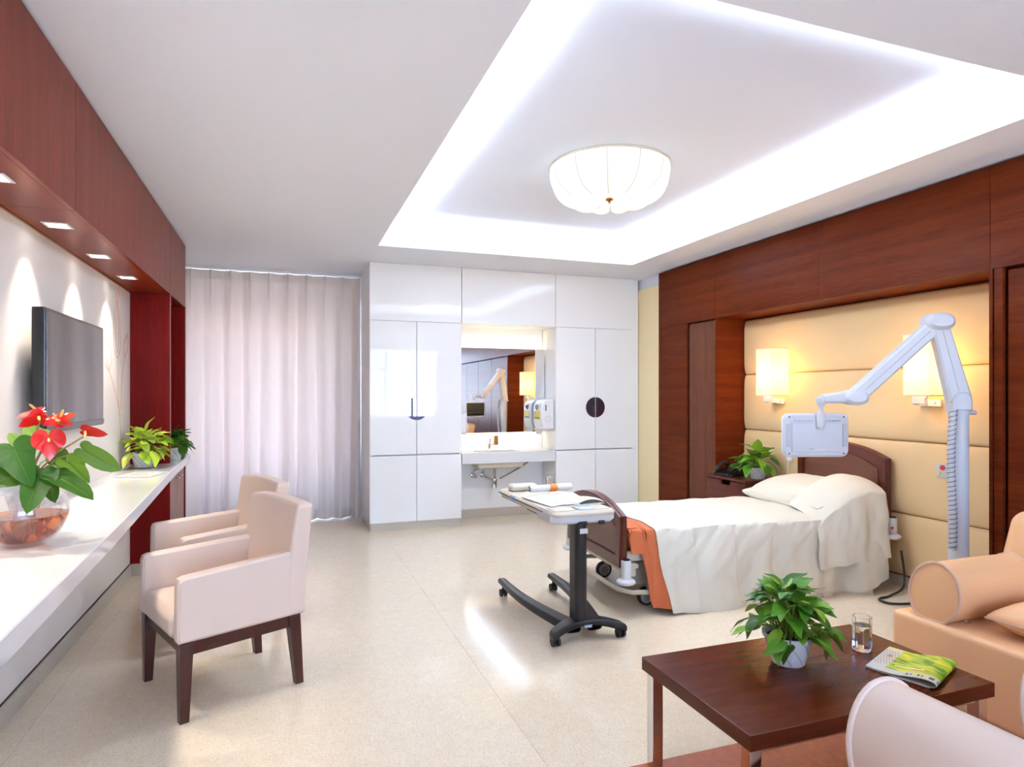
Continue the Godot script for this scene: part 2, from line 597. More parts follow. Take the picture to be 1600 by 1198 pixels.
	wm.span(Vector3(XL - 0.12, head, ZW), Vector3(4.6, CEIL, ZW + 0.2))
	wm.span(Vector3(XL - 0.12, sill, ZW), Vector3(-0.75, head, ZW + 0.2))
	wm.span(Vector3(1.4, sill, ZW), Vector3(1.8, head, ZW + 0.2))
	wm.span(Vector3(3.95, sill, ZW), Vector3(4.6, head, ZW + 0.2))
	part("masonry", wm, M.plaster, wf)
	for i in 3:
		var w := thing("window_%d" % (i + 1), ["white framed window opposite the wardrobes, beside the television wall", "white framed window opposite the wardrobes, beside the sofa wall", "added unseen white framed window lighting the drawn curtain from behind"][i], "window", Vector3.ZERO, 0, "", "structure")  # the last one is an added, unseen window that backlights the curtain
		var x0: float = wins[i][0]
		var x1: float = wins[i][1]
		var lo0 := sill if i < 2 else 0.3
		var hi0 := head if i < 2 else 2.3
		var zz := ZW + 0.06 if i < 2 else ZB - 0.09
		var fr := mb()
		fr.span(Vector3(x0, lo0, zz), Vector3(x0 + 0.06, hi0, zz + 0.06))
		fr.span(Vector3(x1 - 0.06, lo0, zz), Vector3(x1, hi0, zz + 0.06))
		fr.span(Vector3(x0 + 0.06, lo0, zz), Vector3(x1 - 0.06, lo0 + 0.06, zz + 0.06))
		fr.span(Vector3(x0 + 0.06, hi0 - 0.06, zz), Vector3(x1 - 0.06, hi0, zz + 0.06))
		part("frame", fr, M.white_plastic, w)
		part("transom", mb().span(Vector3(x0 + 0.06, 2.1 if i < 2 else 1.8, zz + 0.01), Vector3(x1 - 0.06, 2.16 if i < 2 else 1.86, zz + 0.05)), M.white_plastic, w)
		for k in 2:
			var xm := lerpf(x0, x1, (k + 1) / 3.0)
			part("mullion", mb().span(Vector3(xm - 0.03, lo0 + 0.06, zz + 0.012), Vector3(xm + 0.03, hi0 - 0.06, zz + 0.048)), M.white_plastic, w)
		for k in 3:
			for r in 2:
				var a := lerpf(x0, x1, k / 3.0) + (0.06 if k == 0 else 0.03)
				var b := lerpf(x0, x1, (k + 1) / 3.0) - (0.06 if k == 2 else 0.03)
				var lo := lo0 + 0.06 if r == 0 else (2.16 if i < 2 else 1.86)
				var hi := (2.1 if i < 2 else 1.8) if r == 0 else hi0 - 0.06
				part("pane", mb().quad(Vector3(b, lo, zz + 0.03), Vector3(a, lo, zz + 0.03), Vector3(a, hi, zz + 0.03), Vector3(b, hi, zz + 0.03)), M.pane, w)
		if i < 2:
			part("sill", mb().rbox(Vector3((x0 + x1) / 2, lo0 - 0.01, zz - 0.04), Vector3(x1 - x0 + 0.1, 0.03, 0.12), 0.006), M.stone, w)
	# skirting
	single("baseboard_left", mb().span(Vector3(XL, 0, -5.83), Vector3(XL + 0.012, 0.1, ZW)), M.skirting, "grey speckled skirting under the white console", "baseboard", "", "structure")
	single("trim_1", mb().span(Vector3(XL, 0.1, -5.83), Vector3(XL + 0.006, 0.106, ZW)), M.gap, "thin brown joint above the console skirting", "trim", "", "structure")
	single("baseboard_back", mb().span(Vector3(1.86, 0, -7.3), Vector3(2.985, 0.1, -7.288)), M.skirting, "grey speckled skirting under the wash basin", "baseboard", "", "structure")
	# air grille on the cove side
	var v := thing("air_vent", "long narrow white slotted air grille high in the ceiling cove", "vent", Vector3(2.37, 3.047, az - g), 0)
	part("frame", mb().rbox(Vector3(0, 0.04, 0.008), Vector3(1.2, 0.008, 0.016), 0.002).rbox(Vector3(0, -0.04, 0.008), Vector3(1.2, 0.01, 0.016), 0.002), M.plaster, v)
	part("backing", mb().box(Vector3(0, 0, 0.002), Vector3(1.19, 0.076, 0.003)), M.black, v)
	for k in 3:
		part("slat", mb().rbox(Vector3(0, -0.02 + k * 0.02, 0.01), Vector3(1.19, 0.009, 0.008), 0.002), M.plaster, v)
	for k in 3:
		part("divider", mb().box(Vector3(-0.48 + k * 0.48, 0, 0.012), Vector3(0.01, 0.076, 0.014)), M.plaster, v)

# ------------------------------------------------------------------ television side
func left_side() -> void:
	var b := thing("timber_bulkhead", "reddish brown timber bulkhead running below the ceiling over the television wall", "bulkhead", Vector3.ZERO, 0, "", "structure")
	var seams := [-6.7, -5.835, -3.348, -0.9, ZW]
	for i in 4:
		part("fascia_panel", mb().rbox(Vector3(XS - 0.012, (2.272 + 2.85) / 2, (seams[i] + seams[i + 1]) / 2), Vector3(0.024, 2.85 - 2.272, seams[i + 1] - seams[i] - 0.003), 0.002), M.wood_v, b)
	for i in 3:
		part("soffit_panel", mb().span(Vector3(XL, 2.272, seams[i + 1] + 0.001), Vector3(XS - 0.024, 2.296, seams[i + 2] - 0.001)), M.wood_v, b)
	part("soffit_panel", mb().span(Vector3(XL, 2.272, -6.7), Vector3(XS - 0.024, 2.296, -5.836)), M.wood_red, b)
	part("backing", mb().span(Vector3(XL, 2.296, -6.69), Vector3(XS - 0.1, CEIL, ZW)), M.wood_v, b)
	part("edge_bead", mb().span(Vector3(XL, 2.262, -5.83), Vector3(XL + 0.012, 2.274, ZW)), M.brass, b)
	# upright timber panels that close the niche
	var p := thing("niche_panelling", "dark red timber uprights framing the end of the television niche", "panelling", Vector3.ZERO, 0, "", "structure")
	part("upright_panel", mb().rbox(Vector3((XL + XS) / 2, (0.1 + 2.272) / 2, -5.85), Vector3(XS - XL, 2.172, 0.03), 0.002), M.wood_red, p)
	part("upright_panel", mb().rbox(Vector3((XL + XS) / 2, (0.1 + 2.272) / 2, -6.685), Vector3(XS - XL, 2.172, 0.03), 0.002), M.wood_red, p)
	part("back_panel", mb().span(Vector3(XL, 0.1, -6.67), Vector3(XL + 0.02, 2.272, -5.865)), M.wood_red, p)
	part("edge_strip", mb().rbox(Vector3(XS + 0.001, 1.185, -5.85), Vector3(0.004, 2.172, 0.026), 0.001), M.taupe, p)
	part("edge_strip", mb().rbox(Vector3(XS + 0.001, 1.185, -6.685), Vector3(0.004, 2.172, 0.026), 0.001), M.taupe, p)
	part("plinth", mb().span(Vector3(XL, 0, -6.7), Vector3(XS - 0.01, 0.1, -5.842)), M.skirting, p)
	# low cupboard in the second niche
	var c := thing("low_cupboard", "taupe two-door low cupboard under the far end of the console", "cupboard")
	part("carcass", mb().span(Vector3(XL + 0.02, 0.1, -6.665), Vector3(XS - 0.06, 0.822, -5.868)), M.taupe, c)
	for k in 2:
		var z := -6.465 + k * 0.4
		var d := part("door", mb().rbox(Vector3(XS - 0.018, 0.461, z), Vector3(0.02, 0.716, 0.394), 0.002), M.taupe, c)
		part("handle", mb().tube([Vector3(XS - 0.008, 0.735, z + (0.12 if k == 0 else -0.12)), Vector3(XS + 0.018, 0.735, z + (0.12 if k == 0 else -0.12))], 0.006, 8).tube([Vector3(XS + 0.018, 0.735, z + (0.15 if k == 0 else -0.15)), Vector3(XS + 0.018, 0.735, z + (0.09 if k == 0 else -0.09))], 0.006, 8), M.chrome, d)
	# recessed downlights
	var glow := glowing(rgb(255, 248, 235), 5.0)
	for k in 6:
		var z := -5.119 + k * 0.732
		var o := thing("downlight", "square recessed downlight in the underside of the timber bulkhead", "downlight", Vector3(-1.036, 2.272, z), 0, "downlights over the television wall")
		var fr := mb()
		for s in [-1, 1]:
			fr.span(Vector3(-0.055, -0.004, 0.042 * s), Vector3(0.055, 0.001, 0.055 * s))
			fr.span(Vector3(0.042 * s, -0.004, -0.042), Vector3(0.055 * s, 0.001, 0.042))
		part("frame", fr, M.white_plastic, o)
		part("lamp_lens", mb().box(Vector3(0, 0.0, 0), Vector3(0.084, 0.002, 0.084)), glow, o)
		var l := SpotLight3D.new()
		l.name = "downlight_lamp"
		l.light_color = rgb(255, 244, 228)
		l.light_energy = DOWN
		l.spot_angle = 40.0
		l.spot_angle_attenuation = 1.0
		l.spot_range = 6.0
		l.light_size = 0.03
		l.shadow_enabled = true
		o.add_child(l, true)
		l.position = Vector3(0, -0.012, 0)
		l.rotation.x = -PI / 2
	# console
	# outline in plan: x across, y is minus z
	var plan := PackedVector2Array()
	for q in [Vector2(XL, ZW), Vector2(-0.46, ZW), Vector2(-0.605, -1.7), Vector2(-0.668, -3.14), Vector2(-0.79, -5.36), Vector2(-0.842, -6.74), Vector2(XS + 0.004, -6.74), Vector2(XS + 0.004, -5.832), Vector2(XL, -5.832)]:
		plan.append(Vector2(q.x, -q.y))
	var dm := mb()
	dm.xf = Transform3D(Basis(Vector3.RIGHT, Vector3(0, 0, -1), Vector3.UP), Vector3(0, 0.825, 0))
	dm.plate(plan, 0.07, 0.004)
	var desk := thing("console_shelf", "long glossy white console shelf along the television wall", "console")
	part("slab", dm, M.stone, desk)
	part("slab", mb().span(Vector3(XL + 0.02, 0.825, -6.67), Vector3(XS + 0.003, 0.895, -5.866)), M.stone, desk)
	# television
	var tv := thing("television", "black flat television hung on the pale wall over the console", "television", Vector3(XL, 1.567, -4.093))
	part("wall_mount", mb().span(Vector3(0, -0.15, -0.25), Vector3(0.045, 0.15, 0.25)), M.black, tv)
	part("body", mb().rbox(Vector3(0.073, 0, 0), Vector3(0.056, 0.6, 1.03), 0.006), M.black_gloss, tv)
	part("screen", mb().rbox(Vector3(0.1015, 0.01, 0), Vector3(0.003, 0.545, 0.985), 0.001), M.screen, tv)
	part("lower_bezel", mb().rbox(Vector3(0.103, -0.277, 0), Vector3(0.006, 0.03, 1.02), 0.002), M.black_gloss, tv)
	# tulip line drawing on the wall
	var art := thing("wall_decal", "pale orange line drawing of tall tulips on the television wall", "wall decal")
	var strokes := [
		[[190, 712], [189, 690], [187, 650], [184, 610], [183, 575], [183, 560]], [[183, 560], [178, 545], [177, 520], [179, 490], [183, 462], [186, 448]],
		[[183, 560], [188, 545], [188, 520], [186, 490], [181, 462], [179, 450]], [[183, 552], [180, 535], [181, 505], [184, 470], [187, 455]], [[183, 552], [186, 530], [185, 500], [182, 468]],
		[[188, 650], [182, 620], [174, 590], [171, 580]], [[171, 580], [165, 570], [164, 552], [166, 536], [167, 530]], [[171, 580], [174, 562], [172, 545], [166, 530]], [[171, 576], [167, 562], [167, 545]],
		[[189, 640], [190, 600], [193, 570], [195, 558]], [[195, 558], [192, 545], [195, 530], [199, 521]], [[195, 558], [199, 545], [200, 530], [198, 520]], [[195, 552], [195, 538], [198, 526]]]
	for s in strokes:
		var path := []
		for i in s.size() - 1:
			for k in 3:
				var q0 := Vector2(s[maxi(i - 1, 0)][0], s[maxi(i - 1, 0)][1])
				var q := Vector2(s[i][0], s[i][1]).cubic_interpolate(Vector2(s[i + 1][0], s[i + 1][1]), q0, Vector2(s[mini(i + 2, s.size() - 1)][0], s[mini(i + 2, s.size() - 1)][1]), k / 3.0)
				path.append(at_x(q.x, q.y, XL))
		path.append(at_x(s[-1][0], s[-1][1], XL))
		var flat := mb()
		flat.warp = func(p: Vector3) -> Vector3: return Vector3(XL + (p.x - XL) * 0.15, p.y, p.z)
		flat.tube(path, 0.007, 6)
		part("stroke", flat, M.decal, art)

# ------------------------------------------------------------------ wardrobes and wash place
func wardrobe(called: String, label: String, x0: float, x1: float) -> void:
	var o := thing(called, label, "wardrobe", Vector3(0, 0, 0), 0)
	var box_shape := mb().span(Vector3(x0 + 0.002, 0.09, ZC - 0.9), Vector3(x1 - 0.002, CEIL - 0.002, ZC - 0.07))
	box_shape.span(Vector3(x0 + 0.002, 0.09, ZC - 0.07), Vector3(x0 + 0.02, CEIL - 0.002, ZC - 0.019)).span(Vector3(x1 - 0.02, 0.09, ZC - 0.07), Vector3(x1 - 0.002, CEIL - 0.002, ZC - 0.019))
	part("carcass", box_shape, M.lacquer, o)
	part("plinth", mb().span(Vector3(x0 + 0.01, 0, ZC - 0.88), Vector3(x1 - 0.01, 0.09, ZC - 0.012)), M.skirting, o)
	var xm := (x0 + x1) / 2
	if x1 > 4.0:
		part("filler_strip", mb().rbox(Vector3(4.062, CEIL / 2 + 0.04, ZC - 0.03), Vector3(0.08, CEIL - 0.085, 0.018), 0.0015), M.lacquer, o)
	part("top_panel", mb().rbox(Vector3(xm, (2.248 + CEIL - 0.002) / 2, ZC - 0.009), Vector3(x1 - x0 - 0.002, CEIL - 0.002 - 2.248, 0.018), 0.0015), M.lacquer, o)
	for k in 2:
		var cx := (x0 + xm) / 2 if k == 0 else (xm + x1) / 2
		var w := (x1 - x0) / 2 - 0.006
		part("door", mb().rbox(Vector3(cx, (0.084 + 0.796) / 2, ZC - 0.009), Vector3(w, 0.796 - 0.084, 0.018), 0.0015), M.lacquer, o)
		var d := part("door", mb().rbox(Vector3(cx, (0.808 + 2.244) / 2, ZC - 0.009), Vector3(w, 2.244 - 0.808, 0.018), 0.0015), M.lacquer, o)
		var disc := PackedVector2Array()
		for i in 17:
			var a := PI / 2 + PI * i / 16.0
			disc.append(Vector2(cos(a), sin(a)) * 0.122)
		var h := mb()
		h.xf = Transform3D(Basis(Vector3.RIGHT if k == 0 else Vector3.LEFT, Vector3.UP, Vector3.BACK if k == 0 else Vector3.FORWARD), Vector3(xm + (-0.004 if k == 0 else 0.004), 1.303, ZC + (0.0 if k == 0 else 0.005)))
		h.plate(disc, 0.005, 0.001)
		var plate_part := part("handle_plate", h, M.disc, d)
		part("keyhole", mb().tube([Vector3(xm + (-0.03 if k == 0 else 0.012), 1.25, ZC + 0.006), Vector3(xm + (-0.03 if k == 0 else 0.012), 1.29, ZC + 0.006), Vector3(xm + (-0.022 if k == 0 else 0.02), 1.312, ZC + 0.006), Vector3(xm + (-0.032 if k == 0 else 0.01), 1.318, ZC + 0.006)], 0.003, 6), M.steel, plate_part)

func wash_place() -> void:
	M.disc = mat(rgb(120, 122, 140), 0.02, 1.0)
	wardrobe("white_wardrobe", "tall glossy white wardrobe beside the curtain", 0.846, 1.852)
	wardrobe("white_wardrobe", "tall glossy white wardrobe beside the timber wall", 2.99, 4.02)
	var x0 := 1.856
	var x1 := 2.986
	var zb := -7.3
	var bay := thing("overhead_panel", "glossy white panel above the lit mirror between the wardrobes", "panel")
	part("front", mb().rbox(Vector3((x0 + x1) / 2, (2.248 + CEIL - 0.002) / 2, ZC - 0.009), Vector3(x1 - x0 - 0.002, CEIL - 0.002 - 2.248, 0.018), 0.0015), M.lacquer, bay)
	part("underside", mb().span(Vector3(x0 + 0.002, 2.25, zb), Vector3(x1 - 0.002, 2.27, ZC - 0.02)), M.lacquer, bay)
	single("wall_middle", mb().span(Vector3(x0 - 0.002, 0, zb - 0.08), Vector3(x1 + 0.002, 2.6, zb)), M.lacquer, "white lining behind the mirror and basin", "wall", "", "structure")
	# mirror standing off the wall, lit from behind along its top and foot
	var mi := thing("mirror", "wide frameless wall mirror lit from behind above the basin", "mirror", Vector3((x0 + x1) / 2, 1.505, zb))
	part("backing", mb().box(Vector3(0, 0, 0.05), Vector3(x1 - x0 - 0.06, 0.9, 0.03)), M.white_plastic, mi)
	part("mirror_glass", mb().rbox(Vector3(0, 0, 0.072), Vector3(x1 - x0 - 0.004, 1.0, 0.012), 0.001), M.mirror, mi)
	var glow := glowing(rgb(255, 236, 196), 1.4)
	for s in [-1, 1]:
		part("light_strip", mb().box(Vector3(0, 0.462 * s, 0.045), Vector3(x1 - x0 - 0.08, 0.02, 0.02)), glow, mi)
		area_light("mirror_lamp", Vector3((x0 + x1) / 2, 1.505 + 0.475 * s, zb + 0.045), Vector3(0, s, -0.25), Vector2(x1 - x0 - 0.1, 0.03), rgb(255, 236, 196), VANITY)
	# counter with basin
	var c := thing("wash_counter", "white stone wash counter with a sunken basin", "counter")
	var hole := mb()
	var bx := 2.33
	var bw := 0.26
	var z0 := ZC + 0.0
	var za := -6.94
	var zd := -7.22
	hole.span(Vector3(x0 + 0.002, 0.68, zb), Vector3(bx - bw, 0.798, z0))
	hole.span(Vector3(bx + bw, 0.68, zb), Vector3(x1 - 0.002, 0.798, z0))
	hole.span(Vector3(bx - bw, 0.68, za), Vector3(bx + bw, 0.798, z0))
	hole.span(Vector3(bx - bw, 0.68, zb), Vector3(bx + bw, 0.798, zd))
	part("slab", hole, M.stone, c)
	var bowl := mb()
	var rim := func(u: float, v: float) -> Vector3:
		var a := TAU * u
		var e := 1.0 - pow(v, 3.0) * 0.35
		var sx := signf(cos(a)) * pow(absf(cos(a)), 0.5) * (bw + 0.002) * e
		var sz := signf(sin(a)) * pow(absf(sin(a)), 0.5) * 0.142 * e
		return Vector3(bx + sx * (1.0 if v < 0.85 else (1.0 - v) / 0.15), 0.79 - 0.17 * minf(v / 0.8, 1.0), -7.08 - sz * (1.0 if v < 0.85 else (1.0 - v) / 0.15))
	bowl.grid(rim, 40, 14)
	part("basin", bowl, M.stone, c)
	part("basin_underside", mb().rbox(Vector3(bx, 0.65, -7.08), Vector3(0.56, 0.08, 0.3), 0.035, 3), M.ivory, c)
	var f := thing("faucet", "small chrome basin tap on the white wash counter", "tap", Vector3(2.285, 0.798, -7.24))
	part("body", mb().lathe([[0.0, 0.0], [0.022, 0.0], [0.022, 0.006], [0.016, 0.012], [0.016, 0.1], [0.012, 0.108], [0.0, 0.108]], Vector3.ZERO, 16), M.chrome, f)
	part("spout", mb().tube([Vector3(0, 0.075, 0), Vector3(0, 0.088, 0.05), Vector3(0, 0.085, 0.1), Vector3(0, 0.07, 0.112)], 0.01, 10), M.chrome, f)
	part("lever", mb().rbox(Vector3(0, 0.125, 0.012), Vector3(0.014, 0.03, 0.05), 0.005, 2), M.chrome, f)
	single("sensor_switch", mb().rbox(Vector3(2.385, 0.91, zb + 0.006), Vector3(0.05, 0.11, 0.012), 0.004), M.brass, "small bronze switch plate on the lit splashback beside the tap", "switch")
	# pipes under the counter
	var w := thing("waste_pipe", "chrome bottle trap under the wash basin", "pipe", Vector3(2.3, 0, -7.1))
	part("tail", mb().tube([Vector3(0, 0.609, 0), Vector3(0, 0.44, 0)], 0.018, 12), M.chrome, w)
	part("trap", mb().lathe([[0.0, 0.36], [0.03, 0.365], [0.036, 0.38], [0.036, 0.46], [0.028, 0.475], [0.0, 0.476]], Vector3.ZERO, 16), M.chrome, w)
	part("outlet", mb().tube([Vector3(0, 0.45, 0), Vector3(-0.02, 0.46, -0.1), Vector3(-0.04, 0.46, -0.2)], 0.016, 12), M.chrome, w)
	for k in 2:
		var x := 2.1 + k * 0.12
		var a := thing("angle_valve", ["chrome angle valve under the basin, further from the bottle trap", "chrome angle valve under the basin, next to the bottle trap"][k], "valve", Vector3(x, 0.5, zb), 0, "valves under the basin")
		part("body", mb().tube([Vector3(0, 0, 0), Vector3(0, 0, 0.07)], 0.016, 12).tube([Vector3(0, 0, 0.04), Vector3(0, 0.06, 0.04)], 0.011, 10), M.chrome, a)
		part("knob", mb().tube([Vector3(0, 0, 0.07), Vector3(0, 0, 0.1)], 0.026, 12), M.chrome, a)
		part("rose", mb().tube([Vector3(0, 0, 0.0), Vector3(0, 0, 0.006)], 0.032, 14), M.chrome, a)
	var hose := []
	for i in 17:
		var u := i / 16.0
		hose.append(Vector3(lerpf(2.1, 2.28, u) + sin(u * PI) * 0.0, 0.56 + u * 0.06, -7.26 + 0.02 * sin(u * PI)))
	single("supply_hose", mb().tube(hose, 0.008, 8), M.steel, "short braided hose rising to the basin from the outer valve", "hose")
	hose = []
	for i in 25:
		var u := i / 24.0
		hose.append(Vector3(lerpf(2.4, 2.78, u), 0.46 + 0.2 * pow(u, 2.2) + 0.06 * sin(u * PI * 1.0), -7.2 + 0.05 * sin(u * PI)))
	single("supply_hose", mb().tube(hose, 0.009, 8), M.steel, "long braided hose looping from the trap to the counter end", "hose")
	# towel dispenser on the side of the bay
	var t := thing("towel_dispenser", "white paper towel dispenser with a yellow label beside the mirror", "dispenser", Vector3(x1, 1.05, -7.06))
	var side := PackedVector2Array([Vector2(-0.155, 0.05), Vector2(-0.165, 0.09), Vector2(-0.165, 0.24), Vector2(-0.15, 0.3), Vector2(-0.115, 0.335), Vector2(-0.06, 0.35), Vector2(0, 0.352), Vector2(0, 0.0), Vector2(-0.14, 0.0)])
	var body := mb()
	body.xf = Transform3D(Basis(), Vector3(0, 0, -0.13))
	body.plate(side, 0.26, 0.012)
	part("housing", body, M.white_plastic, t)
	part("window_slot", mb().rbox(Vector3(-0.105, 0.25, 0.131), Vector3(0.012, 0.07, 0.004), 0.0015), M.black, t)
	part("side_emblem", mb().tube(ring(Vector3(-0.075, 0.12, 0.13), Vector3.BACK, 0.035, 20), 0.003, 6, true), M.grey_plastic, t)
	part("label_plate", mb().rbox(Vector3(-0.1655, 0.16, 0), Vector3(0.002, 0.1, 0.2), 0.0005), M.yellow, t)
	part("label_band", mb().rbox(Vector3(-0.167, 0.13, 0.0), Vector3(0.002, 0.016, 0.16), 0.0005), M.green_print, t)
	part("label_mark", mb().rbox(Vector3(-0.167, 0.165, -0.07), Vector3(0.002, 0.075, 0.03), 0.0005), M.blue_plastic, t)
	part("viewing_window", mb().tube(ring(Vector3(-0.1655, 0.255, 0), Vector3.RIGHT, 0.025, 16), 0.012, 6, true), M.steel, t)
	part("paper_sheet", mb().grid(func(u: float, v: float): return Vector3(-0.12 - 0.025 * v, -0.07 * v + 0.003, -0.1 + 0.2 * u), 2, 4, 0.002), M.paper, t)
	var so := thing("soap_dispenser", "white soap dispenser with a red mark seen in the mirror", "dispenser", Vector3(x0 - 0.009, 1.02, -7.08))
	part("housing", mb().rbox(Vector3(0.055, 0.11, 0), Vector3(0.108, 0.24, 0.12), 0.03, 3), M.white_plastic, so)
	part("red_mark", mb().rbox(Vector3(0.055, 0.06, -0.0605), Vector3(0.07, 0.02, 0.002), 0.0005), M.red, so)
	part("push_lever", mb().rbox(Vector3(0.07, -0.012, 0), Vector3(0.07, 0.02, 0.08), 0.006, 2), M.grey_plastic, so)

func smooth(pts: Array, n := 6) -> Array:
	var out := []
	for i in pts.size() - 1:
		for k in n:
			out.append(pts[i].cubic_interpolate(pts[i + 1], pts[maxi(i - 1, 0)], pts[mini(i + 2, pts.size() - 1)], float(k) / n))
	out.append(pts[-1])
	return out
func ring(c: Vector3, axis: Vector3, r: float, n: int) -> Array:
	var a := axis.cross(Vector3.UP if absf(axis.y) < 0.9 else Vector3.RIGHT).normalized()
	var b := axis.cross(a).normalized()
	var out := []
	for i in n:
		out.append(c + (a * cos(TAU * i / n) + b * sin(TAU * i / n)) * r)
	return out

# ------------------------------------------------------------------ curtain
func curtain() -> void:
	var tr := thing("curtain_track", "slim white curtain track fixed to the ceiling", "curtain track")
	part("rail", mb().rbox(Vector3(-0.16, CEIL - 0.014, -7.76), Vector3(2.01, 0.026, 0.03), 0.004), M.white_plastic, tr)
	var cu := thing("curtain", "floor length pinkish white pleated curtain beside the wardrobe", "curtain")
	var x0 := -1.16
	var x1 := 0.838
	var pleats := 10.0
	var f := func(u: float, v: float) -> Vector3:
		# v: 0 at the hem, 1 at the heading
		var ph := u * pleats * TAU
		var low := 1.0 - v
		var wander := 0.35 * sin(u * 13.0 + 1.3) * low + 0.2 * sin(u * 31.0) * low
		var a := ph + wander * 2.2
		var amp := lerpf(0.018, 0.055, pow(low, 0.6)) * (1.0 + 0.35 * sin(u * 19.0 + 2.0))
		var fold := cos(a) + 0.28 * cos(2.0 * a + 0.7 + 2.0 * sin(u * 7.0)) * (0.3 + low)
		var pinch := pow(maxf(0.0, cos(ph)), 12.0) * 0.03 * smoothstep(0.75, 1.0, v)
		return Vector3(lerpf(x0, x1, u) + 0.018 * sin(a) * low, lerpf(0.012 + 0.004 * sin(a), CEIL - 0.036, v), -7.76 + amp * fold + pinch)
	part("cloth", mb().grid(f, 280, 26, 0.004), M.curtain, cu)
	part("hem", mb().grid(func(u: float, v: float): return f.call(u, lerpf(0.0, 0.035, v)) + Vector3(0, 0, 0.0035), 280, 2, 0.003), M.curtain, cu)
	part("heading_band", mb().grid(func(u: float, v: float): return f.call(u, lerpf(0.965, 1.0, v)) + Vector3(0, 0, 0.0035), 280, 2, 0.003), M.curtain, cu)
	for k in 10:
		var x := lerpf(x0, x1, (k + 1.0) / pleats) - 0.004
		part("hook", mb().tube([Vector3(x, CEIL - 0.06, -7.755), Vector3(x, CEIL - 0.027, -7.75), Vector3(x, CEIL - 0.024, -7.76)], 0.004, 6), M.brass, cu)

# ------------------------------------------------------------------ bed wall
func bed_wall() -> void:
	var p := thing("timber_panelling", "brown timber panelling framing the bed niche", "panelling", Vector3.ZERO, 0, "", "structure")
	var zs := [-6.385, -5.372, -4.05, -2.714, -1.3, 0.1, ZW]
	for i in 6:
		part("fascia_panel", mb().rbox(Vector3(XR + 0.012, (2.22 + 2.85) / 2, (zs[i] + zs[i + 1]) / 2), Vector3(0.024, 0.63, zs[i + 1] - zs[i] - 0.002), 0.0015), M.wood_h, p)
	part("backing", mb().span(Vector3(XR + 0.1, 2.24, -6.38), Vector3(4.47, CEIL, ZW)), M.wood_h, p)
	part("upright_panel", mb().rbox(Vector3(XR + 0.012, 1.11, (-6.385 - 5.855) / 2), Vector3(0.024, 2.218, 0.53), 0.0015), M.wood_h, p)
	part("end_panel", mb().span(Vector3(XR + 0.0, 0, -6.4), Vector3(4.47, 2.85, -6.386)), M.wood_v, p)
	part("recess_back", mb().span(Vector3(XR + 0.1, 0, -5.9), Vector3(XR + 0.115, 2.238, -5.372)), M.wood_h, p)
	var d := part("closet_door", mb().rbox(Vector3(XR + 0.03, 1.11, -5.614), Vector3(0.022, 2.19, 0.44), 0.002), M.wood_door, p)
	part("jamb", mb().rbox(Vector3(XR + 0.012, 1.11, -5.364), Vector3(0.026, 2.218, 0.018), 0.0015), M.wood_h, p)
	# the niche: side, top and the other side
	part("niche_side", mb().span(Vector3(XR + 0.025, 0, -5.375), Vector3(XB + 0.02, 2.22, -5.356)), M.wood_h, p)
	part("niche_top", mb().span(Vector3(XR + 0.024, 2.22, -5.356), Vector3(XB + 0.02, 2.24, -2.7)), M.wood_h, p)
	part("niche_side", mb().span(Vector3(XR + 0.0, 0, -2.72), Vector3(XB + 0.02, 2.22, -2.7)), M.wood_h, p)
	part("jamb", mb().rbox(Vector3(XR + 0.012, 1.11, -2.665), Vector3(0.026, 2.218, 0.05), 0.002), M.wood_h, p)
	part("recess_back", mb().span(Vector3(XR + 0.12, 0, -2.7), Vector3(XR + 0.135, 2.238, ZW)), M.wood_h, p)
	var dz := [-2.63, -1.62, -0.64, 0.34, ZW]
	for i in 4:
		part("closet_door", mb().rbox(Vector3(XR + 0.034, 1.11, (dz[i] + dz[i + 1]) / 2), Vector3(0.022, 2.18, dz[i + 1] - dz[i] - 0.012), 0.002), M.wood_h, p)
	part("plinth", mb().span(Vector3(XB - 0.045, 0, -5.356), Vector3(XB - 0.02, 0.08, -2.72)), M.skirting, p)
	# padded headboard wall
	var u := thing("upholstered_wall", "cream padded fabric wall behind the bed, four long cushions high", "upholstery", Vector3.ZERO, 0, "", "structure")
	part("backing", mb().span(Vector3(XB - 0.02, 0, -5.356), Vector3(XB + 0.02, 2.22, -2.72)), M.wood_h, u)
	var ys := [0.085, 0.552, 1.102, 1.657, 2.205]
	for i in 4:
		var c := mb()
		var mid: float = (ys[i] + ys[i + 1]) / 2
		var half: float = (ys[i + 1] - ys[i]) / 2
		c.warp = func(q: Vector3) -> Vector3:
			var front := clampf((XB - q.x) / 0.05, 0, 1)
			var ey := absf(q.y - mid) / half
			var ez := absf(q.z + 4.04) / 1.31
			return Vector3(q.x + front * 0.022 * (pow(ey, 6.0) + 0.4 * pow(ez, 60.0)), q.y, q.z)
		c.rbox(Vector3(XB - 0.025, mid, -4.04), Vector3(0.06, half * 2 - 0.004, 2.615), 0.02, 3, Vector3i(1, 14, 30))
		part("padded_panel", c, M.upholstery, u)

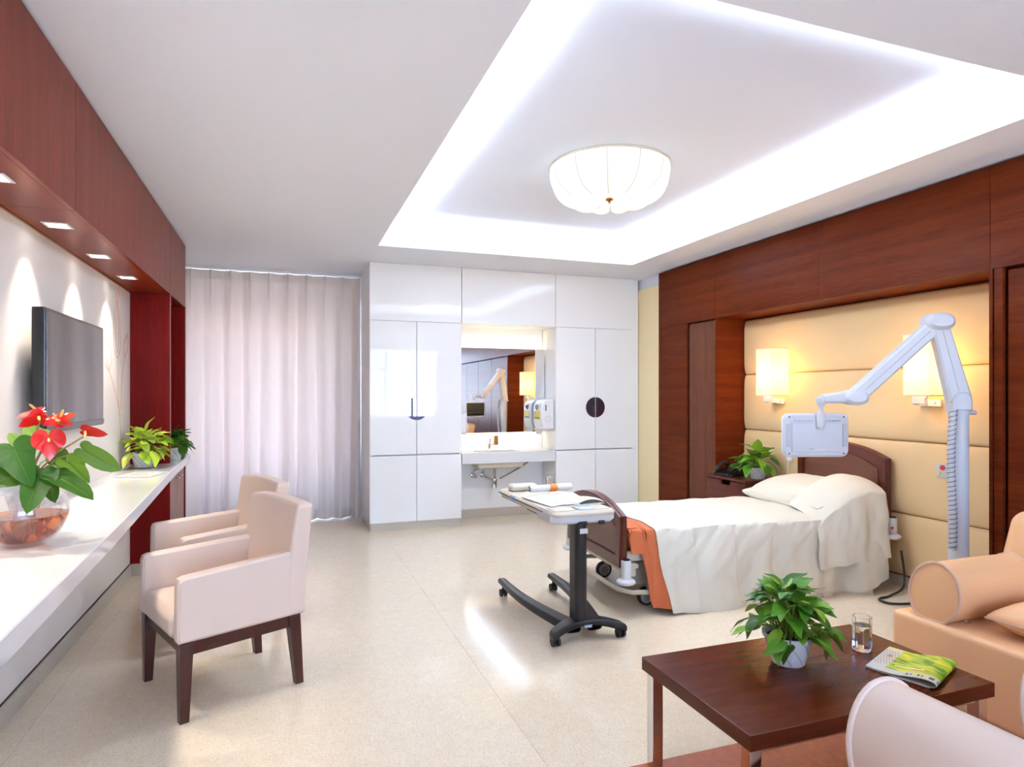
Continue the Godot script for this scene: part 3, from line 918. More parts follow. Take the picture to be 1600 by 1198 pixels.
func sconce(o: Node3D) -> void:
	var box_shade := mb()
	var w := 0.1
	for q in [[Vector3(-1, 0, -1), Vector3(1, 0, -1)], [Vector3(1, 0, -1), Vector3(1, 0, 1)], [Vector3(1, 0, 1), Vector3(-1, 0, 1)], [Vector3(-1, 0, 1), Vector3(-1, 0, -1)]]:
		var a: Vector3 = q[0] * w
		var b: Vector3 = q[1] * w
		var n := (b - a).cross(Vector3.UP).normalized() * 0.003
		for s in 6:
			var p0 := a.lerp(b, s / 6.0)
			var p1 := a.lerp(b, (s + 1) / 6.0)
			box_shade.quad(p1 + n, p0 + n, p0 + n + Vector3(0, 0.43, 0), p1 + n + Vector3(0, 0.43, 0))
	part("lamp_shade", box_shade, M.shade, o, Vector3(-0.14, 0, 0))
	var edge := mb()
	for y in [0.0, 0.43]:
		edge.tube([Vector3(-w, y, -w), Vector3(w, y, -w), Vector3(w, y, w), Vector3(-w, y, w)], 0.004, 6, true)
	part("shade_rim", edge, M.ivory, o, Vector3(-0.14, 0, 0))
	part("wall_plate", mb().rbox(Vector3(-0.012, -0.055, -0.06), Vector3(0.024, 0.05, 0.16), 0.004), M.white_plastic, o)
	part("bracket", mb().rbox(Vector3(-0.08, -0.055, -0.09), Vector3(0.13, 0.03, 0.03), 0.004).rbox(Vector3(-0.14, -0.03, -0.05), Vector3(0.03, 0.06, 0.1), 0.004), M.white_plastic, o)
	part("screw", mb().tube([Vector3(-0.024, -0.055, -0.02), Vector3(-0.027, -0.055, -0.02)], 0.006, 8), M.steel, o)
	part("bulb_holder", mb().tube([Vector3(-0.14, -0.02, 0), Vector3(-0.14, 0.14, 0)], 0.014, 10), M.white_plastic, o)
	part("bulb", mb().lathe([[0.0, 0.14], [0.014, 0.14], [0.03, 0.19], [0.03, 0.21], [0.018, 0.235], [0.0, 0.24]], Vector3(-0.14, 0, 0), 14), glowing(rgb(255, 206, 130), 12.0), o)
	var l := OmniLight3D.new()
	l.name = "sconce_lamp"
	l.light_color = rgb(255, 205, 130)
	l.light_energy = SCONCE
	l.omni_range = 12.0
	l.light_size = 0.03
	l.shadow_enabled = true
	o.add_child(l, true)
	l.position = Vector3(-0.14, 0.2, 0)

func bed_wall_things() -> void:
	M.shade = mat(rgb(246, 236, 208), 0.8)
	M.shade.backlight_enabled = true
	M.shade.backlight = Color(1, 0.94, 0.8)
	M.shade.emission_enabled = true
	M.shade.emission = rgb(255, 226, 160)
	M.shade.emission_energy_multiplier = 0.12
	var s := thing("wall_sconce", "square cream fabric wall lamp over the bedside drawers", "wall lamp", Vector3(XB - 0.05, 1.447, -4.78), 0, "wall lamps on the padded wall")
	sconce(s)
	var s2 := copy(s, "wall_sconce", "square cream fabric wall lamp behind the monitor arm")
	s2.position = Vector3(XB - 0.05, 1.447, -3.27)
	# call points and socket
	var c := thing("call_point", "grey wall plate with a red call button beside the monitor pole", "switch", Vector3(XB - 0.055, 0.915, -3.24))
	part("plate", mb().rbox(Vector3(-0.006, 0, 0), Vector3(0.014, 0.1, 0.1), 0.004), M.grey_plastic, c)
	part("red_button", mb().tube([Vector3(-0.012, 0.022, 0.0), Vector3(-0.02, 0.022, 0.0)], 0.018, 14), M.red, c)
	part("yellow_button", mb().tube([Vector3(-0.012, -0.02, -0.025), Vector3(-0.018, -0.02, -0.025)], 0.01, 12), M.yellow, c)
	var k := thing("wall_socket", "white wall socket with a plug and hanging cord beside the headboard", "socket", Vector3(XB - 0.055, 0.9, -4.69))
	part("plate", mb().rbox(Vector3(-0.006, 0.02, 0), Vector3(0.014, 0.12, 0.09), 0.004), M.white_plastic, k)
	part("indicator", mb().tube([Vector3(-0.012, 0.03, -0.01), Vector3(-0.018, 0.03, -0.01)], 0.009, 10), M.yellow, k)
	part("plug", mb().rbox(Vector3(-0.03, -0.03, 0.01), Vector3(0.04, 0.05, 0.04), 0.01, 2), M.white_plastic, k)
	part("cord", mb().tube([Vector3(-0.035, -0.05, 0.01), Vector3(-0.04, -0.12, 0.0), Vector3(-0.035, -0.25, -0.02), Vector3(-0.03, -0.4, -0.02)], 0.004, 6), M.white_plastic, k)
	# bedside drawers
	var n := thing("bedside_cabinet", "brown timber bedside cabinet with cut-out drawer pulls in the niche corner", "bedside cabinet")
	var x0 := 3.95
	var x1 := 4.38
	var za := -5.345
	var zb := -4.78
	part("top", mb().rbox(Vector3((x0 + x1) / 2, 0.655, (za + zb) / 2), Vector3(x1 - x0, 0.02, zb - za), 0.003), M.wood_bed, n)
	var shell_box := mb().span(Vector3(x0 + 0.16, 0.05, za + 0.005), Vector3(x1 - 0.005, 0.644, zb - 0.005))
	shell_box.span(Vector3(x0 + 0.02, 0.05, za + 0.005), Vector3(x0 + 0.16, 0.644, za + 0.02)).span(Vector3(x0 + 0.02, 0.05, zb - 0.02), Vector3(x0 + 0.16, 0.644, zb - 0.005))
	part("carcass", shell_box, M.wood_bed, n)
	part("plinth", mb().span(Vector3(x0 + 0.04, 0, za + 0.01), Vector3(x1 - 0.01, 0.05, zb - 0.01)), M.black, n)
	for i in 3:
		var lo := 0.06 + i * 0.195
		var hi := lo + 0.187
		var w := zb - za - 0.012
		var poly := PackedVector2Array([Vector2(-w / 2, lo), Vector2(w / 2, lo), Vector2(w / 2, hi), Vector2(0.075, hi), Vector2(0.058, hi - 0.04), Vector2(-0.058, hi - 0.04), Vector2(-0.075, hi), Vector2(-w / 2, hi)])
		var f := mb()
		f.xf = Transform3D(Basis(Vector3(0, 0, 1), Vector3.UP, Vector3.LEFT), Vector3(x0 + 0.018, 0, (za + zb) / 2))
		f.plate(poly, 0.018, 0.0)
		part("drawer", f, M.wood_bed, n)
	# telephone
	var t := thing("telephone", "black desk telephone on the bedside cabinet", "telephone", Vector3(4.1, 0.665, -5.2), 0.35)
	var wedge := PackedVector2Array([Vector2(-0.11, 0), Vector2(0.11, 0), Vector2(0.11, 0.065), Vector2(0.09, 0.07), Vector2(-0.1, 0.03), Vector2(-0.11, 0.022)])
	var tm := mb()
	tm.xf = Transform3D(Basis(), Vector3(0, 0, -0.1))
	tm.plate(wedge, 0.2, 0.006)
	part("base", tm, M.black, t)
	var hs := []
	for i in 13:
		var a := i / 12.0
		hs.append(Vector3(lerpf(-0.115, 0.11, a), 0.06 + 0.045 * sin(PI * a) + 0.03 * a, -0.065))
	part("handset", mb().tube(hs, [0.012, 0.024, 0.024, 0.016, 0.015, 0.015, 0.015, 0.015, 0.015, 0.016, 0.024, 0.024, 0.012], 10), M.black, t)
	for i in 4:
		for j in 3:
			part("key", mb().rbox(Vector3(-0.05 + i * 0.03, 0.0545 + i * 0.0108, 0.02 + j * 0.024), Vector3(0.017, 0.012, 0.014), 0.002), M.grey_dark, t)
	part("display", mb().rbox(Vector3(0.072, 0.0675, 0.04), Vector3(0.03, 0.006, 0.07), 0.002), M.wheel_grey, t)

# ------------------------------------------------------------------ bed
func bed() -> void:
	var at := Vector3(2.255 + 1.0, 0, -4.165)
	var turn := -0.0577
	var b := thing("hospital_bed", "adjustable hospital bed with dark timber head and foot boards", "bed", at, turn)
	var fx := -1.125
	var hx := 1.115
	var hw := 0.475
	# boards
	var board := func(w: float, lo: float, hi: float, rise: float) -> PackedVector2Array:
		var p := PackedVector2Array([Vector2(-w, lo), Vector2(w, lo)])
		for i in 15:
			var a := 1.0 - i / 14.0 * 2.0
			var x := w * a
			p.append(Vector2(x, hi + rise * (1.0 - a * a)))
		return p
	for k in 2:
		var foot := k == 0
		var lo := 0.3 if foot else 0.36
		var hi := 0.645 if foot else 0.965
		var rise := 0.1
		var o: MeshInstance3D
		var f := mb()
		f.xf = Transform3D(Basis(Vector3(0, 0, 1), Vector3.UP, Vector3.LEFT), Vector3(fx + 0.045 if foot else hx + 0.02, 0, 0))
		f.plate(board.call(hw, lo, hi, rise), 0.045, 0.01)
		o = part("footboard" if foot else "headboard", f, M.wood_bed, b)
		# raised frame round a sunken field, on the face that is seen
		var outer: PackedVector2Array = board.call(hw - 0.004, lo + 0.004, hi - 0.004, rise)
		var inner: PackedVector2Array = board.call(hw - 0.065, lo + 0.075, hi - 0.07, rise)
		var fr := mb()
		var fx0 := fx - 0.002 if foot else hx - 0.027
		for i in outer.size():
			var j := (i + 1) % outer.size()
			var po := [outer[i], outer[j], inner[j], inner[i]]
			var low := []
			var top := []
			for q in po:
				low.append(Vector3(fx0, q.y, q.x))
				top.append(Vector3(fx0 - 0.014, q.y, q.x))
			fr.quad(top[0], top[1], top[2], top[3])
			fr.quad(top[3], top[2], low[2], low[3])
			fr.quad(top[1], top[0], low[0], low[1])
		part("board_frame", fr, M.wood_bed, o)
		part("panel", mb().grid(func(u: float, v: float): return Vector3(fx0 - 0.004, lerpf(lo + 0.085, hi - 0.085 + rise * (1.0 - pow(u * 2 - 1, 2.0)), v), lerpf(-(hw - 0.085), hw - 0.085, u)), 14, 4, 0.003), M.bed_panel, o)
	# chassis
	part("side_rail", mb().rbox(Vector3(0, 0.37, hw - 0.04), Vector3(2.16, 0.07, 0.04), 0.008), M.ivory, b)
	part("side_rail", mb().rbox(Vector3(0, 0.37, -hw + 0.04), Vector3(2.16, 0.07, 0.04), 0.008), M.ivory, b)
	part("end_beam", mb().rbox(Vector3(fx + 0.075, 0.285, 0), Vector3(0.05, 0.09, 0.98), 0.01), M.ivory, b)
	part("end_beam", mb().rbox(Vector3(hx - 0.06, 0.32, 0), Vector3(0.05, 0.09, 0.98), 0.01), M.ivory, b)
	part("deck", mb().rbox(Vector3(0.02, 0.4, 0), Vector3(2.05, 0.04, 0.9), 0.012), M.ivory, b)
	part("base_frame", mb().rbox(Vector3(0.02, 0.2, 0), Vector3(1.75, 0.1, 0.6), 0.02).rbox(Vector3(0.02, 0.29, 0.1), Vector3(1.3, 0.12, 0.3), 0.02), M.ivory, b)
	part("control_box", mb().rbox(Vector3(fx + 0.22, 0.23, 0.3), Vector3(0.24, 0.16, 0.14), 0.015), M.bed_grey, b)
	part("bumper_bar", mb().tube([Vector3(fx + 0.25, 0.13, 0.5), Vector3(fx + 0.07, 0.14, 0.49), Vector3(fx + 0.0, 0.15, 0.43), Vector3(fx - 0.02, 0.155, 0.3), Vector3(fx - 0.02, 0.155, -0.3), Vector3(fx + 0.0, 0.15, -0.43), Vector3(fx + 0.07, 0.14, -0.49), Vector3(fx + 0.25, 0.13, -0.5)], 0.017, 10), M.ivory, b)
	for q in [[fx + 0.02, 0.5, 0.2], [fx + 0.02, -0.5, 0.2], [hx - 0.04, 0.53, 0.37], [hx - 0.04, -0.5, 0.37]]:
		var r := part("corner_bumper", mb().lathe([[0.0, 0.0], [0.05, 0.002], [0.062, 0.012], [0.062, 0.024], [0.05, 0.034], [0.036, 0.04], [0.034, 0.05], [0.034, 0.15], [0.03, 0.16], [0.0, 0.162]], Vector3(q[0], q[2], q[1]), 24), M.white_plastic, b)
		part("bumper_mount", mb().rbox(Vector3(q[0] + (0.05 if q[0] < 0 else -0.03), q[2] + 0.11, q[1] * 0.92), Vector3(0.1, 0.03, 0.06), 0.008), M.ivory, r)
		part("bumper_cap", mb().tube([Vector3(q[0], q[2] + 0.158, q[1]), Vector3(q[0], q[2] + 0.166, q[1])], 0.026, 16), M.rubber, r)
	part("sticker", mb().rbox(Vector3(hx - 0.07, 0.44, 0.556), Vector3(0.02, 0.06, 0.012), 0.002), M.paper, b)
	part("sticker", mb().rbox(Vector3(hx - 0.07, 0.46, 0.558), Vector3(0.02, 0.016, 0.012), 0.002), M.red, b)
	for q in [Vector2(fx + 0.24, 0.36), Vector2(fx + 0.24, -0.34), Vector2(hx - 0.27, 0.4), Vector2(hx - 0.27, -0.34)]:
		var w := part("caster", mb().tube([Vector3(q.x, 0.065, q.y - 0.02), Vector3(q.x, 0.065, q.y + 0.02)], 0.05, 28), M.wheel_grey, b)
		part("tyre", mb().lathe([[0.05, -0.018], [0.062, -0.016], [0.065, 0], [0.062, 0.016], [0.05, 0.018]], Vector3.ZERO, 28), M.rubber, w).transform = Transform3D(Basis(Vector3.RIGHT, PI / 2), Vector3(q.x, 0.065, q.y))
		part("fork", mb().rbox(Vector3(q.x + 0.02, 0.14, q.y), Vector3(0.05, 0.06, 0.06), 0.01), M.wheel_grey, w)
		part("hub_ring", mb().tube(ring(Vector3(q.x, 0.065, q.y + 0.021), Vector3.BACK, 0.036, 24), 0.002, 5, true), M.white_plastic, w)
	part("mattress", mb().rbox(Vector3(0.02, 0.485, 0), Vector3(2.12, 0.13, 0.93), 0.05, 3), M.sheet, b)
	# --- cloth on the bed
	var rng := FastNoiseLite.new()
	rng.seed = 21
	rng.frequency = 1.6
	rng.fractal_octaves = 2
	# cross-section of a draped cloth: s runs from the far hem over the top to the near hem
	var drape := func(x: float, s: float, lift: float, far_len: float, near_len: float, half: float) -> Vector3:
		var rr := 0.05
		var top_len := 2.0 * half
		var total := far_len + top_len + near_len
		var d := s * total
		var y := 0.557 + lift
		var p := Vector3(x, y, 0)
		if d < far_len:
			var h := far_len - d
			p.z = -half - 0.03 - 0.05 * h
			p.y = y - h - 0.02
		elif d > far_len + top_len:
			var h := d - far_len - top_len
			var k := rng.get_noise_2d(x * 1.5, 3.0)
			p.z = half + 0.03 + h * 0.16 + (0.026 * sin(x * 9.0 + 2.0 * k) + 0.05 * k) * clampf(h / 0.35, 0, 1)
			p.y = y - h - 0.02
		else:
			var e := (d - far_len) / top_len * 2.0 - 1.0
			p.z = e * (half + 0.03)
			p.y = y - 0.02 * pow(absf(e), 10.0) + 0.012 * (1.0 - e * e)
		p.y += 0.012 * rng.get_noise_3d(x * 2.0, p.y * 3.0, p.z * 2.0)
		p.z += 0.02 * rng.get_noise_3d(x * 2.5 + 9.0, p.y * 2.0, 4.0) * (1.0 if d > far_len + top_len else 0.0)
		return p
	# orange under-blanket showing at the foot
	var o := thing("orange_blanket", "burnt orange blanket hanging over the foot end of the bed", "blanket", at, turn)
	part("cloth", mb().grid(func(u: float, v: float):
		var x := lerpf(fx + 0.06, fx + 0.5, u)
		var q: Vector3 = drape.call(x, v, 0.0, 0.35, lerpf(0.14, 0.5, smoothstep(0.18, 0.3, u)), 0.47)
		q.z -= 0.006 + 0.03 * (1.0 - smoothstep(0.1, 0.3, u)) * (1.0 if q.z > 0.47 else 0.0)
		return q, 26, 60, 0.006), M.orange, o)
	part("tucked_corner", mb().grid(func(u: float, v: float):
		var z := lerpf(-0.46, 0.49, u)
		var bulge := 0.02 * sin(z * 17.0) + 0.02 * rng.get_noise_2d(z * 6.0, v * 4.0)
		return Vector3(fx + 0.072 - 0.02 * sin(v * PI) + 0.012 * bulge, lerpf(0.42, 0.55, v), z), 30, 6, 0.006), M.orange, o)
	# white coverlet
	var w := thing("white_coverlet", "creamy white bed coverlet hanging almost to the floor", "coverlet", at, turn)
	part("cloth", mb().grid(func(u: float, v: float):
		var sv := (v - 0.62) / 0.38 if v > 0.62 else 0.0
		var x := lerpf(fx + 0.2 + 0.1 * sv, hx - 0.14, u)
		var near := 0.53 - 0.035 * sin(x * 4.0) * 0.6 - 0.1 * smoothstep(0.7, 1.0, x)
		var q: Vector3 = drape.call(x, v, 0.008, 0.4, near, 0.475)
		for c in [-0.62, -0.3, 0.05, 0.36]:   # pressed fold lines
			q.z += 0.005 * exp(-pow((x - c) / 0.012, 2.0)) * smoothstep(0.66, 0.7, v)
		var h := smoothstep(0.66, 0.72, v) * (1.0 - smoothstep(0.78, 0.95, v))
		q.z += 0.012 * h * rng.get_noise_2d(x * 5.0 + v * 9.0, v * 4.0)
		return q, 170, 110, 0.006), M.sheet, w)
	part("under_sheet", mb().grid(func(u: float, v: float):
		var x := lerpf(fx + 0.42, hx - 0.3, u)
		var q: Vector3 = drape.call(x, lerpf(0.75, 1.0, v), 0.0, 0.4, 0.55 + 0.02 * sin(x * 5.0), 0.475)
		q.z -= 0.014
		return q, 50, 20, 0.004), M.sheet, w)
	# pillow and the cloth over it
	var pl := thing("pillow", "plump creamy pillow against the timber headboard", "pillow", at, turn)
	var pm := mb()
	pm.warp = func(p: Vector3) -> Vector3:
		var a := clampf(absf(p.x) / 0.27, 0, 1)
		var c := clampf(absf(p.z) / 0.475, 0, 1)
		var h := pow(maxf(0.0, 1.0 - pow(a, 3.0)), 0.5) * pow(maxf(0.0, 1.0 - pow(c, 5.0)), 0.45)
		return Vector3(p.x * (1.0 - 0.06 * c * c) + 0.76 + p.y * 0.45, 0.66 + p.y * h + 0.14 * p.x + 0.005 * rng.get_noise_3d(p.x * 5, p.y, p.z * 5), p.z * (1.0 - 0.05 * a * a))
	pm.rbox(Vector3.ZERO, Vector3(0.54, 0.2, 0.95), 0.02, 2, Vector3i(14, 2, 24))
	part("cushion", pm, M.sheet, pl)
	var cv := thing("pillow_cloth", "white cloth folded over the pillow and down the side of the bed", "cloth", at, turn)
	part("cloth", mb().grid(func(u: float, v: float):
		# v: 0 on the pillow, 1 at the hem ; u: along the bed
		var x := lerpf(0.42, 1.04, u) - 0.06 * v
		var y_top := 0.57 + 0.235 * sin(clampf((x - 0.4) / 0.62, 0.0, 1.0) * PI * 0.62) 
		if v < 0.34:
			var k := v / 0.34
			return Vector3(x, y_top + 0.016 - 0.07 * pow(k, 2.2), lerpf(0.2, 0.5, k))
		var h := (v - 0.34) / 0.66
		var fold := 0.012 * sin(u * 21.0 + 0.6) + 0.02 * rng.get_noise_2d(u * 2.2, h * 0.7)
		var y := lerpf(y_top - 0.07, 0.2 + 0.05 * u, h)
		return Vector3(x + 0.02 * h, y, 0.52 + 0.06 * h + fold * clampf(h * 3.0, 0, 1)), 46, 40, 0.006), M.sheet, cv)
	# cord on the floor
	single("power_cord", mb().tube(smooth([Vector3(4.3, 0.3, -3.5), Vector3(4.28, 0.06, -3.46), Vector3(4.1, 0.012, -3.42), Vector3(3.98, 0.012, -3.4), Vector3(3.93, 0.012, -3.36), Vector3(3.95, 0.012, -3.28), Vector3(4.1, 0.012, -3.24), Vector3(4.36, 0.012, -3.26)]), 0.008, 8), M.rubber, "black power cord looping to the floor behind the bed head", "cord")

# ------------------------------------------------------------------ overbed table
func rounded(w: float, h: float, r: float, n := 5) -> PackedVector2Array:
	var p := PackedVector2Array()
	for c in [[Vector2(w / 2 - r, -h / 2 + r), -PI / 2], [Vector2(w / 2 - r, h / 2 - r), 0.0], [Vector2(-w / 2 + r, h / 2 - r), PI / 2], [Vector2(-w / 2 + r, -h / 2 + r), PI]]:
		for i in n + 1:
			var a: float = c[1] + PI / 2 * i / n
			p.append(c[0] + Vector2(cos(a), sin(a)) * r)
	return p
func flat_plate(m: MB, at: Vector3) -> MB:  # plate() drawn lying down: outline x,y becomes x,-z
	m.xf = Transform3D(Basis(Vector3.RIGHT, Vector3.FORWARD, Vector3.UP), at)
	return m

func overbed_table() -> void:
	var t := thing("overbed_table", "grey topped overbed table on a black wheeled column at the bed foot", "overbed table", Vector3(1.685, 0, -3.47))
	# top: local z from +0.06 (near end) to -1.0
	var zc := -0.48
	var top := flat_plate(mb(), Vector3(0, 0.725, zc))
	var outline := PackedVector2Array()
	for p in rounded(0.42, 1.05, 0.06):
		outline.append(p)
	top.plate(outline, 0.035, 0.012)
	part("top", top, M.ivory, t)
	var tray := mb()
	var end := flat_plate(tray, Vector3(0, 0.688, -0.09))
	end.plate(PackedVector2Array([Vector2(-0.165, -0.13), Vector2(0.165, -0.13), Vector2(0.212, -0.08), Vector2(0.212, 0.13), Vector2(-0.212, 0.13), Vector2(-0.212, -0.08)]), 0.07, 0.012)
	part("end_cap", tray, M.grey_plastic, t)
	part("tray_recess", mb().rbox(Vector3(-0.115, 0.762, -0.06), Vector3(0.14, 0.006, 0.13), 0.002), M.ivory, t)
	part("tray_recess", mb().rbox(Vector3(0.13, 0.762, -0.06), Vector3(0.09, 0.006, 0.13), 0.002), M.ivory, t)
	part("control_pad", mb().rbox(Vector3(0.025, 0.763, -0.045), Vector3(0.11, 0.008, 0.1), 0.002), M.blue_grey, t)
	part("label_card", mb().rbox(Vector3(0.03, 0.768, -0.03), Vector3(0.075, 0.002, 0.05), 0.0005), M.paper, t)
	part("side_groove", mb().rbox(Vector3(-0.211, 0.742, -0.55), Vector3(0.006, 0.006, 0.85), 0.002), M.black, t)
	part("side_rail", mb().rbox(Vector3(-0.2, 0.722, -0.52), Vector3(0.012, 0.02, 0.8), 0.005), M.ivory, t)
	part("release_tab", mb().rbox(Vector3(-0.206, 0.74, -0.68), Vector3(0.014, 0.042, 0.07), 0.004), M.blue_plastic, t)
	part("release_tab", mb().rbox(Vector3(-0.2, 0.706, -0.12), Vector3(0.014, 0.022, 0.1), 0.004), M.blue_plastic, t)
	part("slider", mb().rbox(Vector3(-0.192, 0.712, -0.3), Vector3(0.02, 0.016, 0.24), 0.004), M.black, t)
	part("hook_slot", mb().rbox(Vector3(-0.02, 0.69, 0.038), Vector3(0.045, 0.024, 0.03), 0.003), M.black, t)
	part("hook_slot", mb().rbox(Vector3(0.1, 0.69, 0.038), Vector3(0.035, 0.024, 0.03), 0.003), M.black, t)
	part("under_frame", mb().rbox(Vector3(0, 0.7, -0.35), Vector3(0.2, 0.04, 0.6), 0.01), M.black, t)
	# column
	var cp := PackedVector2Array()
	for p in rounded(0.078, 0.13, 0.036, 6):
		cp.append(p)
	var col := flat_plate(mb(), Vector3(-0.025, 0.1, -0.02))
	col.plate(cp, 0.6, 0.002)
	part("column", col, M.black, t)
	part("column_label", mb().rbox(Vector3(-0.018, 0.645, 0.0455), Vector3(0.052, 0.03, 0.003), 0.001), M.grey_plastic, t)
	# base: a crosspiece with two long legs reaching under the bed
	for k in 2:
		var sx := -1.0 if k == 0 else 1.0
		var leg := mb()
		var f := func(u: float, v: float) -> Vector3:
			# u along the leg from the crosspiece to the tip, v round its section
			var a := TAU * v
			var z := lerpf(0.02, -0.93, u)
			var x := sx * (0.07 + 0.125 * sin(clampf(u * 1.25, 0, 1) * PI / 2))
			var y := 0.075 + 0.028 * u
			var wdt := lerpf(0.05, 0.026, u)
			var hgt := lerpf(0.034, 0.02, u)
			var c := Vector2(signf(cos(a)) * pow(absf(cos(a)), 0.5), signf(sin(a)) * pow(absf(sin(a)), 0.5))
			return Vector3(x - 0.005 + c.x * wdt, y + c.y * hgt, z)
		leg.grid(func(u: float, v: float): return f.call(u, 1.0 - v), 24, 16)
		part("leg", leg, M.black, t)
		part("leg_end", mb().rbox(Vector3(sx * 0.195 - 0.005, 0.102, -0.935), Vector3(0.054, 0.036, 0.03), 0.012, 2), M.black, t)
	var cross := mb()
	cross.warp = func(p: Vector3) -> Vector3:
		var a := absf(p.x) / 0.24
		return Vector3(p.x, p.y + 0.018 - 0.035 * a * a + (0.018 * (1.0 - a) if p.y < 0.07 else 0.0), p.z * (1.0 - 0.45 * a) + 0.075 * a * a)
	cross.rbox(Vector3(0, 0.075, 0.0), Vector3(0.48, 0.05, 0.13), 0.018, 2, Vector3i(12, 1, 1))
	part("crosspiece", cross, M.black, t)
	part("maker_badge", mb().rbox(Vector3(0.0, 0.088, 0.067), Vector3(0.05, 0.018, 0.004), 0.002, 2), M.badge, t)
	part("badge_print", mb().rbox(Vector3(0.0, 0.088, 0.0695), Vector3(0.034, 0.005, 0.001), 0.0003), M.paper, t)
	for q in [Vector3(-0.212, 0, 0.07), Vector3(0.212, 0, 0.07), Vector3(-0.2, 0, -0.9), Vector3(0.19, 0, -0.9)]:
		var c := part("caster", mb().tube([q + Vector3(-0.024, 0.027, 0), q + Vector3(-0.008, 0.027, 0)], 0.027, 16).tube([q + Vector3(0.008, 0.027, 0), q + Vector3(0.024, 0.027, 0)], 0.027, 16), M.rubber, t)
		part("stem", mb().tube([q + Vector3(0, 0.027, 0), q + Vector3(0, 0.085, 0)], 0.01, 8), M.black, c)
	# things on the table
	var y := 0.7605
	var case := thing("white_case", "rounded ivory plastic case at the far end of the overbed table", "case", Vector3(1.62, y, -4.33))
	part("body", mb().rbox(Vector3(0, 0.025, 0), Vector3(0.21, 0.05, 0.1), 0.024, 4), M.ivory, case)
	part("lid_line", mb().rbox(Vector3(0, 0.018, 0), Vector3(0.2135, 0.003, 0.1035), 0.001), M.grey_plastic, case)
	glass_of_water("water_glass", "straight glass of water on the overbed table", Vector3(1.8, y, -4.25), 0.034, 0.125, 0.8)
	# open newspaper: two wavy leaves
	var n := thing("open_magazine", "open printed magazine lying on the overbed table", "magazine", Vector3(1.7, y + 0.001, -3.83), 0.12)
	part("page", mb().grid(func(u: float, v: float): return Vector3(lerpf(-0.19, 0.02, u), 0.006 + 0.006 * sin(u * PI) + 0.004 * v, lerpf(0.2, -0.2, v)), 8, 8, 0.003), printed("news", 5), n)
	part("page", mb().grid(func(u: float, v: float): return Vector3(lerpf(0.0, 0.2, u), 0.01 + 0.022 * sin(u * PI) * (1.0 - 0.5 * v) + 0.01 * sin(v * 7.0) * u, lerpf(0.2, -0.17, v)), 12, 12, 0.003), printed("news", 9), n)
	part("page", mb().grid(func(u: float, v: float): return Vector3(lerpf(-0.17, 0.19, u), 0.003, lerpf(0.22, -0.18, v)), 2, 2, 0.002), M.paper, n)
	var rl := thing("rolled_magazine", "rolled white magazine with an orange band lying across the open pages", "magazine", Vector3(1.72, y + 0.052, -4.06), 0.1)
	var spiral := mb()
	spiral.grid(func(u: float, v: float):
		var a := u * TAU * 1.6
		var r := 0.024 - 0.006 * u
		return Vector3(lerpf(-0.16, 0.16, v), sin(a) * r, cos(a) * r), 40, 4, 0.001)
	part("roll", spiral, M.paper, rl)
	part("orange_band", mb().grid(func(u: float, v: float):
		var a := u * TAU
		return Vector3(lerpf(-0.01, 0.045, v), sin(a) * 0.0258, cos(a) * 0.0258), 24, 1, 0.001), M.orange_print, rl)
	part("grey_band", mb().grid(func(u: float, v: float):
		var a := u * TAU
		return Vector3(lerpf(0.062, 0.14, v), sin(a) * 0.0252, cos(a) * 0.0252), 24, 1, 0.001), printed("print", 3), rl)

func glass_of_water(called: String, label: String, where: Vector3, r: float, h: float, fill: float) -> void:
	var g := thing(called, label, "glass", where)
	part("glass", mb().lathe([[0.0, 0.0], [r * 0.92, 0.0], [r, 0.004], [r, h], [r - 0.003, h], [r - 0.003, 0.014], [0.0, 0.013]], Vector3.ZERO, 8), M.tumbler, g)
	part("water", mb().lathe([[0.0, 0.0145], [r - 0.0034, 0.0145], [r - 0.0034, h * fill], [0.0, h * fill]], Vector3.ZERO, 8), M.water, g)

